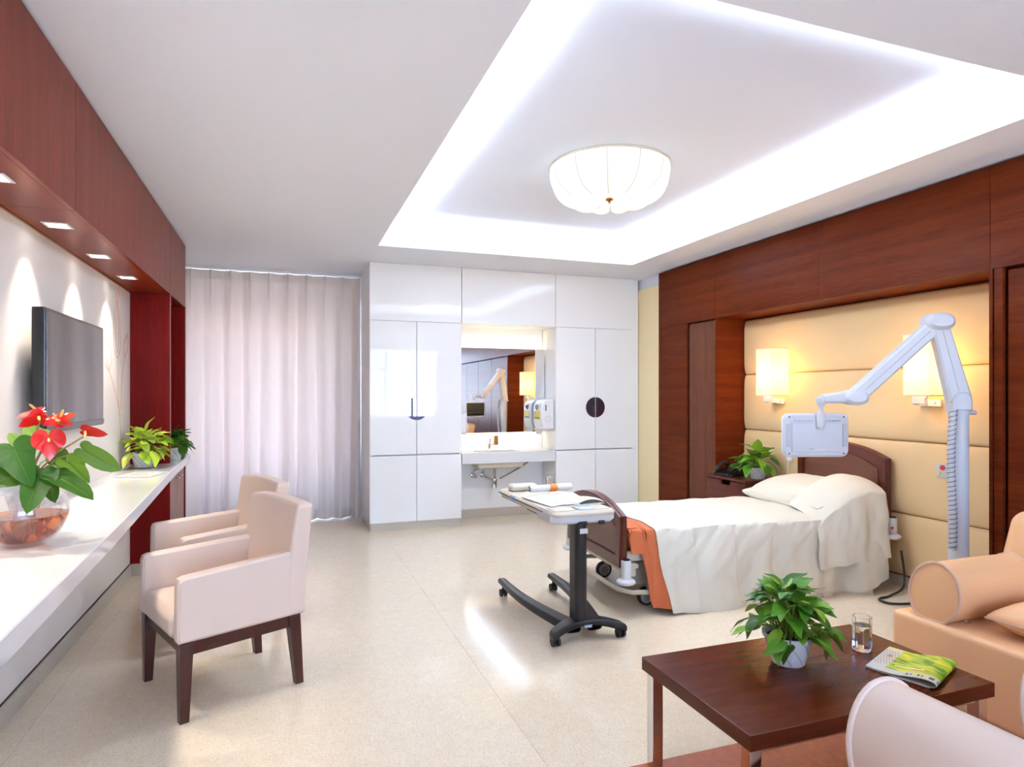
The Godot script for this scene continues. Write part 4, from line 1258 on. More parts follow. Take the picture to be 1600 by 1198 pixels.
func printed(kind: String, s: int) -> StandardMaterial3D:
	var key := kind + str(s)
	if M.has(key):
		return M[key]
	var rng := RandomNumberGenerator.new()
	rng.seed = s
	var w := 192
	var im := Image.create(w, w, false, Image.FORMAT_RGB8)
	im.fill(rgb(208, 205, 198))
	if kind == "news":
		for k in 26:
			im.fill_rect(Rect2i(rng.randi_range(8, 90), 10 + k * 4, rng.randi_range(30, 80), 1), rgb(170, 165, 160))
		for k in 60:
			var c: Color = [rgb(226, 168, 104), rgb(236, 200, 150), rgb(200, 150, 110), rgb(246, 226, 196)][rng.randi_range(0, 3)]
			im.fill_rect(Rect2i(rng.randi_range(20, 150), rng.randi_range(100, 170), rng.randi_range(5, 22), rng.randi_range(3, 10)), c)
		im.fill_rect(Rect2i(12, 8, 90, 6), rgb(206, 122, 66))
	elif kind == "print":
		for k in 10:
			im.fill_rect(Rect2i(10, 12 + k * 17, rng.randi_range(90, 170), 5), rgb(190, 192, 200))
	elif kind == "lilac":
		for k in 36:
			var c: Color = [rgb(176, 170, 206), rgb(206, 196, 220), rgb(150, 170, 190), rgb(160, 206, 150), rgb(226, 190, 200)][rng.randi_range(0, 4)]
			im.fill_rect(Rect2i(rng.randi_range(20, 120), rng.randi_range(14, 150), rng.randi_range(8, 44), rng.randi_range(4, 14)), c)
		im.fill_rect(Rect2i(150, 8, 34, 60), rgb(150, 200, 226))
		im.fill_rect(Rect2i(20, 160, 150, 3), rgb(150, 150, 160))
	elif kind == "green":
		var n := FastNoiseLite.new()
		n.seed = 6
		n.frequency = 0.012
		for yy in w:
			for xx in w:
				var a := 0.5 + 0.8 * n.get_noise_2d(xx * 0.6 + yy * 0.9, yy * 2.6 - xx * 1.2)
				var c := rgb(96, 148, 30).lerp(rgb(232, 214, 50), clampf(a, 0, 1))
				if a < 0.3: c = c.lerp(rgb(46, 108, 24), 0.6)
				if xx > 44 and yy < 160: im.set_pixel(xx, yy, c)
		for k in 48:  # rows of small dark marks at the folded edge
			im.fill_rect(Rect2i(4 + (k % 5) * 8 + (k / 5) % 2 * 4, 30 + (k / 5) * 12, 2, 6), rgb(70, 66, 72))
		im.fill_rect(Rect2i(6, 8, 26, 12), rgb(230, 210, 70))
		im.fill_rect(Rect2i(20, 60, 12, 18), rgb(226, 110, 60))
		im.fill_rect(Rect2i(60, 126, 80, 6), rgb(236, 238, 214))
		im.fill_rect(Rect2i(112, 140, 40, 5), rgb(222, 106, 60))
		for k in 9:
			im.fill_rect(Rect2i(96 + k * 10, 168, 6, 14), [rgb(216, 196, 90), rgb(60, 60, 66), rgb(120, 120, 124)][k % 3])
	var m := mat(Color.WHITE, 0.4)
	m.albedo_texture = ImageTexture.create_from_image(im)
	M[key] = m
	return m

# ------------------------------------------------------------------ monitor on its arm
func monitor_arm() -> void:
	var base := Vector3(3.96, 0, -2.83)
	var a := thing("monitor_arm", "white floor pole with a folding arm carrying a bedside monitor", "monitor arm")
	part("pole", mb().tube([base, base + Vector3(0, 1.36, 0)], 0.055, 28), M.arm_plastic, a)
	part("floor_flange", mb().tube([base, base + Vector3(0, 0.015, 0)], 0.1, 28), M.arm_plastic, a)
	part("collar", mb().tube([base + Vector3(0, 1.33, 0), base + Vector3(0, 1.35, 0)], 0.066, 28), M.arm_plastic, a)
	part("clamp_knob", mb().tube([base + Vector3(0.05, 1.34, 0.02), base + Vector3(0.1, 1.34, 0.035)], 0.014, 10), M.arm_plastic, a)
	var j0 := base + Vector3(0, 1.4, 0)
	var j1 := Vector3(3.87, 1.905, -2.9)
	var j2 := Vector3(3.44, 1.435, -3.131)
	var j3 := Vector3(3.25, 1.4, -3.215)
	var dir := (j3 - j1)
	dir.y = 0
	dir = dir.normalized()
	var side := dir.cross(Vector3.UP).normalized()   # across the arm
	var link := func(p: Vector3, q: Vector3, w0: float, w1: float, depth: float) -> MB:
		var m := mb()
		var d: Vector3 = (q - p)
		var l := d.length()
		var x: Vector3 = d.normalized()
		var z := side
		var y := z.cross(x).normalized()
		m.xf = Transform3D(Basis(x, y, z), p - z * depth / 2)
		m.plate(PackedVector2Array([Vector2(0, -w0), Vector2(l, -w1), Vector2(l, w1), Vector2(0, w0)]), depth, 0.012)
		return m
	var lower := part("lower_link", link.call(j0 + Vector3(0, 0.02, 0), j1, 0.065, 0.05, 0.08), M.arm_plastic, a)
	var upper := part("upper_link", link.call(j1, j2, 0.048, 0.05, 0.08), M.arm_plastic, a)
	for s in [-1, 1]:
		part("seam", mb().tube([j1.lerp(j2, 0.12) + side * 0.04 * s, j1.lerp(j2, 0.9) + side * 0.04 * s], 0.0018, 6), M.wheel_grey, upper)
		part("seam", mb().tube([j0.lerp(j1, 0.15) + side * 0.04 * s, j0.lerp(j1, 0.9) + side * 0.04 * s], 0.0018, 6), M.wheel_grey, lower)
	var cap := func(c: Vector3, rx: float, ry: float, depth: float) -> MB:
		var m := mb()
		var p := PackedVector2Array()
		for i in 28:
			var t := TAU * i / 28.0
			p.append(Vector2(signf(cos(t)) * pow(absf(cos(t)), 0.85) * rx, signf(sin(t)) * pow(absf(sin(t)), 0.85) * ry))
		m.xf = Transform3D(Basis(-dir, Vector3.UP, -dir.cross(Vector3.UP)), c + dir.cross(Vector3.UP) * depth / 2)
		m.plate(p, depth, 0.022)
		return m
	part("joint_cover", cap.call(j1 + Vector3(0, 0.005, 0), 0.085, 0.055, 0.13), M.arm_plastic, a)
	part("joint_cover", cap.call(j2, 0.075, 0.05, 0.12), M.arm_plastic, a)
	var shoulder := mb()
	shoulder.xf = Transform3D(Basis(-dir, Vector3.UP, -dir.cross(Vector3.UP)), base + Vector3(0, 1.35, 0) + dir.cross(Vector3.UP) * 0.06)
	shoulder.plate(PackedVector2Array([Vector2(-0.055, 0), Vector2(0.055, 0), Vector2(0.055, 0.07), Vector2(0.045, 0.1), Vector2(0.02, 0.118), Vector2(-0.02, 0.118), Vector2(-0.045, 0.1), Vector2(-0.055, 0.07)]), 0.12, 0.012)
	part("shoulder", shoulder, M.arm_plastic, a)
	part("fore_arm", link.call(j2 + Vector3(0, 0.005, 0), j3 + Vector3(0, 0.025, 0), 0.045, 0.026, 0.07), M.arm_plastic, a)
	part("ball_joint", mb().lathe([[0.0, -0.005], [0.03, 0.0], [0.034, 0.02], [0.03, 0.035], [0.0, 0.04]], j3, 20), M.arm_plastic, a)
	part("neck", mb().lathe([[0.0, -0.17], [0.018, -0.168], [0.025, -0.15], [0.025, -0.07], [0.014, -0.055], [0.014, -0.03], [0.03, 0.0]], j3, 18), M.arm_plastic, a)
	# monitor, back towards the window
	var mp := PackedVector2Array()
	for p in rounded(0.43, 0.285, 0.045):
		mp.append(Vector2(p.x, p.y) * Vector2(1.0 + 0.02 * cos(p.y * 8.0), 1.0))
	var mm := mb()
	var yaw := 0.3
	var mx := Transform3D(Basis(Vector3.UP, -yaw), j3 + Vector3(0, -0.21, -0.045))
	mm.xf = mx * Transform3D(Basis(), Vector3(0, 0, -0.03))
	mm.plate(mp, 0.045, 0.014)
	var mon := part("monitor", mm, M.arm_plastic, a)
	var bx := func(c: Vector3, s: Vector3, r: float) -> MB:
		var m := mb()
		m.xf = mx
		return m.rbox(c, s, r)
	part("back_cover", bx.call(Vector3(0, -0.01, 0.017), Vector3(0.33, 0.2, 0.012), 0.005), M.arm_plastic, mon)
	part("grip", bx.call(Vector3(-0.186, 0, 0.016), Vector3(0.03, 0.15, 0.006), 0.002), M.arm_grey, mon)
	part("grip", bx.call(Vector3(0.186, 0, 0.016), Vector3(0.03, 0.15, 0.006), 0.002), M.arm_grey, mon)
	for sx in [-1, 1]:
		for sy in [-1, 1]:
			part("screw", bx.call(Vector3(0.18 * sx, 0.118 * sy, 0.0155), Vector3(0.009, 0.009, 0.003), 0.001), M.black, mon)
	for k in 26:
		if absi(k - 13) < 3: continue
		part("vent_slot", bx.call(Vector3(-0.15 + k * 0.012, 0.085, 0.0155), Vector3(0.004, 0.022, 0.016), 0.0005), M.arm_grey, mon)
	part("label_strip", bx.call(Vector3(0.02, -0.095, 0.0235), Vector3(0.075, 0.011, 0.001), 0.0003), M.paper, mon)
	part("label_strip", bx.call(Vector3(-0.04, -0.088, 0.0235), Vector3(0.03, 0.004, 0.001), 0.0003), M.wheel_grey, mon)
	part("screen", bx.call(Vector3(0, 0, -0.0305), Vector3(0.38, 0.23, 0.003), 0.001), M.screen, mon)
	# corrugated cable sleeve down the pole
	var path := []
	var radii := []
	for i in 90:
		var u := i / 89.0
		var y := lerpf(1.36, 0.5, u)
		path.append(base + Vector3(-0.085 - 0.02 * sin(u * 5.0) - 0.03 * u * u, y, 0.03))
		radii.append(0.021 if i % 3 else 0.0165)
	var sleeve := part("cable_sleeve", mb().tube(path, radii, 12), M.arm_plastic, a)
	var helix := []
	for i in 360:
		var u := i / 359.0
		var k: Vector3 = path[int(u * 89.0)].lerp(path[mini(int(u * 89.0) + 1, 89)], fposmod(u * 89.0, 1.0))
		var w := u * TAU * 30.0
		helix.append(k + Vector3(cos(w) * 0.0215, 0, sin(w) * 0.0215))
	part("dark_stripe", mb().tube(helix, 0.002, 5), M.grey_dark, sleeve)

# ------------------------------------------------------------------ ceiling lamp
func ceiling_lamp() -> void:
	var c := Vector3(2.22, HIGH, -4.14)
	var o := thing("ceiling_lamp", "large white scalloped fabric dome lamp on the raised ceiling", "ceiling lamp", c)
	M.lamp_cloth = mat(rgb(250, 248, 238), 0.7)
	M.lamp_cloth.emission_enabled = true
	M.lamp_cloth.emission = rgb(255, 250, 232)
	M.lamp_cloth.emission_energy_multiplier = 0.08
	M.lamp_cloth.backlight_enabled = true
	M.lamp_cloth.backlight = Color(0.9, 0.9, 0.85)
	var R := 0.43
	var ribs := 12
	part("ceiling_plate", mb().tube([Vector3(0, -0.06, 0), Vector3(0, 0, 0)], 0.2, 32), M.plaster, o)
	var prof := func(a: float, t: float) -> Vector3:
		# t from the rim (0) to the middle (1)
		var ph := a * ribs / TAU
		var f := absf(fposmod(ph, 1.0) - 0.5) * 2.0   # 1 on a rib, 0 between ribs
		var bulge := (1.0 - f * f)
		var r := R * pow(1.0 - pow(t, 2.3), 0.62) * (1.0 + 0.03 * bulge * sin(PI * t))
		var y := -0.004 - 0.25 * pow(sin(t * PI / 2), 1.05) - 0.05 * bulge * pow(t, 1.5) * (1.0 - pow(t, 9.0))
		if t > 0.86:
			y += 0.045 * pow((t - 0.86) / 0.14, 1.4)
		return Vector3(cos(a) * r, y, -sin(a) * r)
	part("shade", mb().grid(func(u: float, v: float): return prof.call(TAU * u, 1.0 - v), ribs * 10, 26), M.lamp_cloth, o)
	for k in ribs:
		var line := []
		for i in 20:
			line.append(prof.call(TAU * k / ribs, i / 20.0 * 0.98))
		part("rib", mb().tube(line, 0.0032, 5), M.rib, o)
	part("rim", mb().tube(ring(Vector3(0, -0.008, 0), Vector3.UP, R, 64), 0.007, 6, true), M.rib, o)
	part("finial", mb().lathe([[0.0, -0.262], [0.008, -0.26], [0.01, -0.252], [0.006, -0.245], [0.024, -0.241], [0.03, -0.232], [0.024, -0.219], [0.0, -0.212]], Vector3.ZERO, 16), M.brass, o)
	var l := OmniLight3D.new()
	l.name = "ceiling_lamp_light"
	l.light_color = rgb(226, 242, 255)
	l.light_energy = LAMP
	l.light_size = 0.12
	l.omni_range = 14.0
	l.shadow_enabled = true
	o.add_child(l, true)
	l.position = Vector3(0, -0.17, 0)
	area_light("ceiling_lamp_glow", c + Vector3(0, -0.33, 0), Vector3.DOWN, Vector2(0.6, 0.6), rgb(226, 242, 255), LAMP_DOWN)

# ------------------------------------------------------------------ seating
func armchair(called: String, label: String, where: Vector3, turn: float) -> Node3D:
	var o := thing(called, label, "armchair", where, turn, "visitor armchairs at the console")
	# local: +z is the front
	for q in [[0.285, 0.25, 0.0, 0.0], [-0.285, 0.25, 0.0, 0.0], [0.255, -0.26, 0.0, -0.03], [-0.255, -0.26, 0.0, -0.03]]:
		var x: float = q[0]
		var z: float = q[1]
		var a := 0.029
		var b := 0.019
		var ox: float = x - signf(x) * -0.004
		var oz: float = z + q[3] + (0.008 if z > 0 else 0.0)
		part("leg", mb().hexa([Vector3(ox - b, 0, oz + b), Vector3(ox + b, 0, oz + b), Vector3(ox + b, 0, oz - b), Vector3(ox - b, 0, oz - b),
			Vector3(x - a, 0.352, z + a), Vector3(x + a, 0.352, z + a), Vector3(x + a, 0.352, z - a), Vector3(x - a, 0.352, z - a)]), M.wood_dark, o)
	for s in [-1, 1]:
		part("apron", mb().hexa([Vector3(s * 0.285 - 0.02, 0.295, 0.23), Vector3(s * 0.285 + 0.02, 0.295, 0.23), Vector3(s * 0.255 + 0.02, 0.295, -0.24), Vector3(s * 0.255 - 0.02, 0.295, -0.24),
			Vector3(s * 0.285 - 0.02, 0.352, 0.23), Vector3(s * 0.285 + 0.02, 0.352, 0.23), Vector3(s * 0.255 + 0.02, 0.352, -0.24), Vector3(s * 0.255 - 0.02, 0.352, -0.24)]), M.wood_dark, o)
	part("apron", mb().box(Vector3(0, 0.324, 0.25), Vector3(0.52, 0.056, 0.03)), M.wood_dark, o)
	part("apron", mb().box(Vector3(0, 0.324, -0.26), Vector3(0.46, 0.056, 0.03)), M.wood_dark, o)
	var seat := mb()
	seat.warp = func(p: Vector3) -> Vector3:
		return Vector3(p.x * lerpf(0.92, 1.0, clampf((p.z + 0.25) / 0.5, 0, 1)), p.y + (0.018 * (1.0 - pow(p.x / 0.25, 2.0)) * (1.0 - pow(clampf(p.z / 0.29, -1, 1), 4.0)) if p.y > 0.42 else 0.0), p.z)
	seat.rbox(Vector3(0, 0.412, 0.015), Vector3(0.5, 0.12, 0.57), 0.04, 3, Vector3i(8, 1, 8))
	part("seat", seat, M.leather, o)
	for s in [-1, 1]:
		var arm := mb()
		var prof := PackedVector2Array([Vector2(-0.3, 0.353), Vector2(0.282, 0.353), Vector2(0.29, 0.37), Vector2(0.288, 0.615), Vector2(0.28, 0.637), Vector2(0.26, 0.645), Vector2(-0.25, 0.672), Vector2(-0.32, 0.69)])
		# profile x = z, extruded across
		arm.xf = Transform3D(Basis(Vector3(0, 0, 1), Vector3.UP, Vector3.LEFT), Vector3(s * 0.287 + 0.0325, 0, 0))
		arm.warp = func(p: Vector3) -> Vector3:
			return Vector3(p.x, p.y, p.z + s * 0.03 * clampf((0.28 - p.x) / 0.55, 0, 1))
		arm.plate(prof, 0.065, 0.012)
		part("arm", arm, M.leather, o)
	var back := mb()
	back.warp = func(p: Vector3) -> Vector3:
		var h := clampf((p.y - 0.353) / 0.55, 0, 1)
		var crown := 0.012 * (1.0 - pow(p.x / 0.3, 2.0))
		return Vector3(p.x * (1.0 + 0.03 * h), p.y + (crown if p.y > 0.8 else 0.0), p.z * (1.0 - 0.25 * h) - 0.115 * pow(h, 1.25) - 0.012 * (1.0 - pow(p.x / 0.3, 2.0)) * h)
	back.rbox(Vector3(0, 0.626, -0.262), Vector3(0.585, 0.546, 0.115), 0.022, 3, Vector3i(8, 10, 1))
	part("backrest", back, M.leather, o)
	return o

func bolster_shape(length: float, rx: float, ry: float) -> MB:  # axis along x from 0 to length, flattened underneath
	var m := mb()
	var f := func(u: float, v: float) -> Vector3:
		var a := TAU * u
		var k := 1.0 + 0.02 * sin(PI * v)
		var z := cos(a) * rx * k
		var y := sin(a) * ry * k
		y = maxf(y, -ry * 0.86)
		return Vector3(length * v, y + ry * 0.86, z + 0.12 * (y + ry) - 0.12 * ry)
	m.grid(func(u: float, v: float): return f.call(1.0 - u, v), 40, 8)
	for e in [0.0, 1.0]:
		var c := m.add(Vector3(length * e + (e - 0.5) * 0.03, ry * 0.86, 0))
		var first := m.v.size()
		for i in 40:
			m.add(f.call(i / 40.0, e))
		for i in 40:
			if e > 0.5: m.tri(c, first + (i + 1) % 40, first + i)
			else: m.tri(c, first + i, first + (i + 1) % 40)
	return m
func bolster_ring(length: float, rx: float, ry: float, e: float) -> Array:
	var out := []
	for i in 40:
		var a := TAU * i / 40.0
		var y := maxf(sin(a) * ry, -ry * 0.86)
		out.append(Vector3(length * e, y + ry * 0.86, cos(a) * rx + 0.12 * (y + ry) - 0.12 * ry))
	return out
func bolster(o: Node3D, where: Vector3, turn: float, length: float, rx: float, ry: float) -> void:
	var t := Transform3D(Basis(Vector3.UP, turn), where)
	var b := part("bolster", bolster_shape(length, rx, ry), M.leather_sofa, o)
	b.transform = t
	for e in [0.0, 1.0]:
		part("piping", mb().tube(bolster_ring(length, rx, ry, e), 0.0065, 8, true), M.piping, b)
	for e in [0.2, 0.8]:
		part("chrome_clip", mb().tube(ring(Vector3(length * e, 0.002, rx * 0.55), Vector3.RIGHT, 0.014, 12), 0.004, 6, true).tube([Vector3(length * e, 0.0, rx * 0.6), Vector3(length * e + 0.03, -0.002, rx * 0.66)], 0.005, 6), M.chrome, b)

func sofa() -> void:
	var o := thing("sofa", "peach leather sofa with a bolster arm beside the timber wall", "sofa")
	var x0 := 2.79
	var x1 := 3.72
	var za := -2.33
	var zb := -0.55
	var y := 0.41
	part("seat", mb().rbox(Vector3((x0 + x1) / 2, 0.235, (za + zb) / 2), Vector3(x1 - x0, y - 0.06, zb - za), 0.03, 3), M.leather_sofa, o)
	for q in [Vector2(x0 + 0.08, za + 0.08), Vector2(x1 - 0.08, za + 0.08), Vector2(x0 + 0.08, zb - 0.08), Vector2(x1 - 0.08, zb - 0.08)]:
		part("foot", mb().tube([Vector3(q.x, 0, q.y), Vector3(q.x, 0.065, q.y)], 0.03, 14), M.chrome, o)
	var back := mb()
	back.warp = func(p: Vector3) -> Vector3:
		var h := clampf((p.y - 0.4) / 0.46, 0, 1)
		return Vector3(p.x + 0.1 * h, p.y, p.z * (1.0 - 0.06 * h) - 0.06 * 1.44 * h)
	back.rbox(Vector3(3.4, 0.64, (za + zb) / 2 + 0.04), Vector3(0.2, 0.47, zb - za - 0.12), 0.06, 4, Vector3i(1, 8, 6))
	part("backrest", back, M.leather_sofa, o)
	bolster(o, Vector3(x0 + 0.03, y, za + 0.2), 0.0, 0.5, 0.12, 0.145)
	bolster(o, Vector3(x0 + 0.03, y, zb - 0.2), 0.0, 0.5, 0.12, 0.145)
	var c := thing("sofa_cushion", "small peach cushion lying on the sofa seat by the bolster", "cushion", Vector3(3.08, y + 0.012, -1.74))
	var cm := mb()
	cm.warp = func(p: Vector3) -> Vector3:
		var a := clampf(absf(p.x) / 0.2, 0, 1)
		var b := clampf(absf(p.z) / 0.2, 0, 1)
		var h := pow(maxf(0.0, 1.0 - pow(a, 3.0)), 0.5) * pow(maxf(0.0, 1.0 - pow(b, 3.0)), 0.5)
		return Vector3(p.x, p.y * h, p.z) + Vector3(0, 0.066, 0)
	cm.rbox(Vector3.ZERO, Vector3(0.4, 0.15, 0.4), 0.012, 2, Vector3i(12, 1, 12))
	part("cover", cm, M.leather_sofa, c)
	part("piping", mb().tube([Vector3(-0.2, 0.06, -0.2), Vector3(0.2, 0.06, -0.2), Vector3(0.2, 0.06, 0.2), Vector3(-0.2, 0.06, 0.2)], 0.005, 6, true), M.piping, c)

func lounge_chair() -> void:
	# single seat on the window side of the table, facing the wardrobes
	var o := thing("lounge_chair", "pale leather lounge chair with piped bolster arms at the coffee table", "armchair", Vector3(1.775, 0.008, -0.87))
	var y := 0.41
	part("seat", mb().rbox(Vector3(0, 0.235, 0), Vector3(0.82, y - 0.06, 0.74), 0.03, 3), M.leather, o)
	for s in [-1, 1]:
		for t in [-1, 1]:
			part("foot", mb().tube([Vector3(0.33 * s, 0, 0.3 * t), Vector3(0.33 * s, 0.065, 0.3 * t)], 0.03, 14), M.chrome, o)
	for s in [-1, 1]:
		var b := part("bolster", bolster_shape(0.66, 0.13, 0.165), M.leather, o)
		b.transform = Transform3D(Basis(Vector3(0, 0, 1), Vector3.UP, Vector3.LEFT), Vector3(0.32 * s, y, -0.35))
		for e in [0.0, 1.0]:
			part("piping", mb().tube(bolster_ring(0.66, 0.13, 0.165, e), 0.008, 8, true), M.leather, b)
	var back := mb()
	back.warp = func(p: Vector3) -> Vector3:
		var h := clampf((p.y - 0.4) / 0.3, 0, 1)
		return Vector3(p.x, p.y, p.z + 0.08 * h)
	back.rbox(Vector3(0, 0.55, 0.36), Vector3(0.56, 0.3, 0.16), 0.06, 4, Vector3i(4, 6, 1))
	part("backrest", back, M.leather, o)

# ------------------------------------------------------------------ coffee table and rug
func coffee_table() -> void:
	var rug := thing("rug", "rust brown rug under the coffee table", "rug")
	part("pile", mb().rbox(Vector3(1.72, 0.004, -0.9), Vector3(2.1, 0.008, 2.58), 0.003), M.carpet, rug)
	var o := thing("coffee_table", "dark brown timber coffee table on square chrome legs", "coffee table")
	var x0 := 1.325
	var x1 := 2.395
	var za := -2.205
	var zb := -1.58
	part("top", mb().rbox(Vector3((x0 + x1) / 2, 0.395, (za + zb) / 2), Vector3(x1 - x0, 0.05, zb - za), 0.002), M.wood_table, o)
	for q in [Vector2(x0 + 0.035, za + 0.04), Vector2(x1 - 0.035, za + 0.04), Vector2(x0 + 0.035, zb - 0.04), Vector2(x1 - 0.035, zb - 0.04)]:
		part("leg", mb().rbox(Vector3(q.x, 0.189, q.y), Vector3(0.045, 0.362, 0.045), 0.003), M.chrome, o)
	for q in [za + 0.04, zb - 0.04]:
		part("rail", mb().rbox(Vector3((x0 + x1) / 2, 0.358, q), Vector3(x1 - x0 - 0.12, 0.02, 0.03), 0.002), M.chrome, o)
	glass_of_water("water_glass", "tall glass half full of water on the coffee table", Vector3(2.2, 0.4205, -1.965), 0.036, 0.135, 0.75)
	# folded magazine
	var g := thing("folded_magazine", "folded magazine with a yellow and green cover on the coffee table", "magazine", Vector3(2.225, 0.4205, -1.77))
	var a := Vector2(2.067, -1.832) - Vector2(2.225, -1.77)
	var e1 := Vector2(2.316, -1.938) - Vector2(2.067, -1.832)   # short edge
	var e2 := Vector2(2.138, -1.602) - Vector2(2.067, -1.832)   # long edge towards the fold
	var sheet := func(u: float, v: float, y: float) -> Vector3:
		var q := a + e1 * v + e2 * u
		return Vector3(q.x, y, q.y)
	var upper := func(u: float, v: float) -> Vector3:
		var y := 0.008 + 0.02 * smoothstep(0.3, 0.85, u)
		if u > 0.88:
			var k := (u - 0.88) / 0.12
			return sheet.call(0.9 + 0.09 * sin(k * PI), v, 0.003 + 0.0125 + 0.0125 * cos(k * PI))
		return sheet.call(u, v, y)
	part("cover", mb().grid(func(u: float, v: float): return upper.call(u, v), 40, 6, 0.003), printed("green", 2), g)
	part("pages", mb().grid(func(u: float, v: float): return sheet.call(u * 0.9, v, 0.004 + 0.0 * u), 6, 2, 0.003), M.paper, g)

# ------------------------------------------------------------------ plants
func leaf_mesh(length: float, width: float, droop: float, cup: float, heart: float) -> ArrayMesh:
	# starts at the origin, grows along +z, face up
	var f := func(u: float, v: float) -> Vector3:
		var s := v
		var w := width * pow(sin(PI * pow(s, 0.62)), 0.85) * (1.0 - 0.25 * s)
		var e := u * 2.0 - 1.0
		var back := heart * length * absf(e) * pow(1.0 - s, 3.0)
		var z := length * s - back
		var y := -droop * length * s * s + cup * absf(e) * w - 0.03 * length * sin(s * 9.0) * absf(e)
		return Vector3(e * w, y, z)
	return mb().grid(func(u: float, v: float): return f.call(1.0 - u, v), 6, 8).mesh(80.0)

func pothos(called: String, label: String, where: Vector3, size: float, mats: Array, count: int, s: int, spread: float, rise: float, pot_r: float, lim := Rect2(-9, -9, 18, 18)) -> void:
	var o := thing(called, label, "potted plant", where)
	var rng := RandomNumberGenerator.new()
	rng.seed = s
	var h := pot_r * 1.22
	var pot := part("pot", mb().lathe([[0.0, 0.0], [pot_r * 0.6, 0.0], [pot_r * 0.64, 0.004], [pot_r * 0.92, h * 0.86], [pot_r, h * 0.88], [pot_r * 1.02, h], [pot_r * 0.93, h], [pot_r * 0.9, h * 0.9], [pot_r * 0.6, 0.01], [0.0, 0.01]], Vector3.ZERO, 36), M.pot, o)
	for k in 9:
		var line := []
		for i in 9:
			var t := i / 8.0
			var r := lerpf(pot_r * 0.655, pot_r * 0.915, t) + 0.0003
			var a := TAU * k / 9.0 + t * 0.9
			line.append(Vector3(cos(a) * r, 0.006 + t * (h * 0.84 - 0.008), sin(a) * r))
		part("groove", mb().tube(line, 0.0012, 4), M.pot_line, pot)
	part("soil", mb().lathe([[pot_r * 0.86, h * 0.84], [pot_r * 0.5, h * 0.87], [0.0, h * 0.88]], Vector3.ZERO, 20), M.soil, o)
	var shapes := [leaf_mesh(size, size * 0.36, 0.25, 0.18, 0.18), leaf_mesh(size * 0.82, size * 0.33, 0.45, 0.12, 0.2), leaf_mesh(size * 1.1, size * 0.36, 0.12, 0.25, 0.15)]
	var stems := mb()
	for i in count:
		var u := (i + 0.5) / count
		var a := i * 2.39996 + rng.randf_range(-0.3, 0.3)
		var tilt := lerpf(0.12, 1.0, pow(u, 0.75))      # 0 upright in the middle, 1 over the rim
		var reach := spread * tilt * rng.randf_range(0.55, 0.85)
		var y := h + rise * (1.0 - 0.85 * tilt * tilt) * rng.randf_range(0.65, 1.0)
		if tilt > 0.8: y -= rise * rng.randf_range(0.0, 0.22)
		y = maxf(y, size * 0.75)
		var far := reach + size * 0.85
		if where.x + cos(a) * far < lim.position.x or where.x + cos(a) * far > lim.end.x: a = PI - a
		if where.z + sin(a) * far < lim.position.y or where.z + sin(a) * far > lim.end.y: a = -a
		var foot := Vector3(cos(a), 0, sin(a)) * pot_r * 0.5 * rng.randf() + Vector3(0, h * 0.86, 0)
		var tip := Vector3(cos(a) * reach, y, sin(a) * reach)
		var mid := foot.lerp(tip, 0.5) + Vector3(0, 0.25 * absf(tip.y - foot.y) + 0.02, 0)
		stems.tube([foot, foot.lerp(mid, 0.6) + Vector3(0, 0.008, 0), mid, mid.lerp(tip, 0.6) + Vector3(0, 0.01, 0), tip], 0.0025, 5)
		var l := part("leaf", shapes[rng.randi_range(0, 2)], mats[rng.randi_range(0, mats.size() - 1)], o)
		var pitch := lerpf(-0.95, 0.42, tilt) + rng.randf_range(-0.5, 0.6)   # downwards positive
		var yaw := PI / 2 - a + rng.randf_range(-0.9, 0.9)
		var k := rng.randf_range(0.75, 1.12)
		l.transform = Transform3D((Basis(Vector3.UP, yaw) * Basis(Vector3.RIGHT, pitch) * Basis(Vector3.BACK, rng.randf_range(-0.5, 0.5))).scaled(Vector3.ONE * k), tip)
	part("stem_cluster", stems, M.stem, o)

func plants() -> void:
	pothos("potted_pothos", "bushy green pothos in a white pot on the coffee table", Vector3(1.83, 0.4202, -1.97), 0.092, [M.leaf, M.leaf_light, M.leaf, M.leaf_dark, M.leaf_dark, M.leaf_light], 104, 5, 0.2, 0.2, 0.094)
	pothos("potted_pothos", "lime yellow pothos in a white pot on the console", Vector3(-1.02, 0.9005, -5.56), 0.115, [M.lime, M.lime_light, M.lime, M.lime_dark], 84, 9, 0.2, 0.18, 0.09, Rect2(XL, -5.82, 5, 5))
	pothos("potted_pothos", "dark green pothos in a white pot at the far end of the console", Vector3(-0.9, 0.8955, -6.16), 0.11, [M.leaf_dark, M.leaf, M.leaf_dark], 64, 14, 0.13, 0.16, 0.085, Rect2(XL + 0.02, -6.66, 5, 0.78))
	pothos("potted_pothos", "green pothos in a white pot on the bedside cabinet", Vector3(4.18, 0.6655, -4.885), 0.145, [M.leaf, M.leaf_light, M.leaf_light, M.leaf_dark], 44, 20, 0.2, 0.17, 0.09, Rect2(2, -5.34, 2.37, 5))
	single("pot_saucer", mb().lathe([[0.0, 0.0], [0.085, 0.0], [0.1, 0.008], [0.096, 0.008], [0.08, 0.004], [0.0, 0.004]], Vector3(-1.02, 0.8955, -5.56), 28), M.ivory, "shallow ivory saucer under the lime yellow pothos", "saucer")
	var mag := thing("glossy_magazine", "white glossy magazine on the console before the lime pothos", "magazine", Vector3(-0.93, 0.8955, -5.03), -0.25)
	part("pages", mb().rbox(Vector3(0, 0.004, 0), Vector3(0.23, 0.008, 0.3), 0.001), M.paper, mag)
	part("cover", mb().grid(func(u: float, v: float): return Vector3(lerpf(-0.115, 0.115, u), 0.0085, lerpf(0.15, -0.15, v)), 2, 2, 0.0006), printed("lilac", 7), mag)
	anthurium()

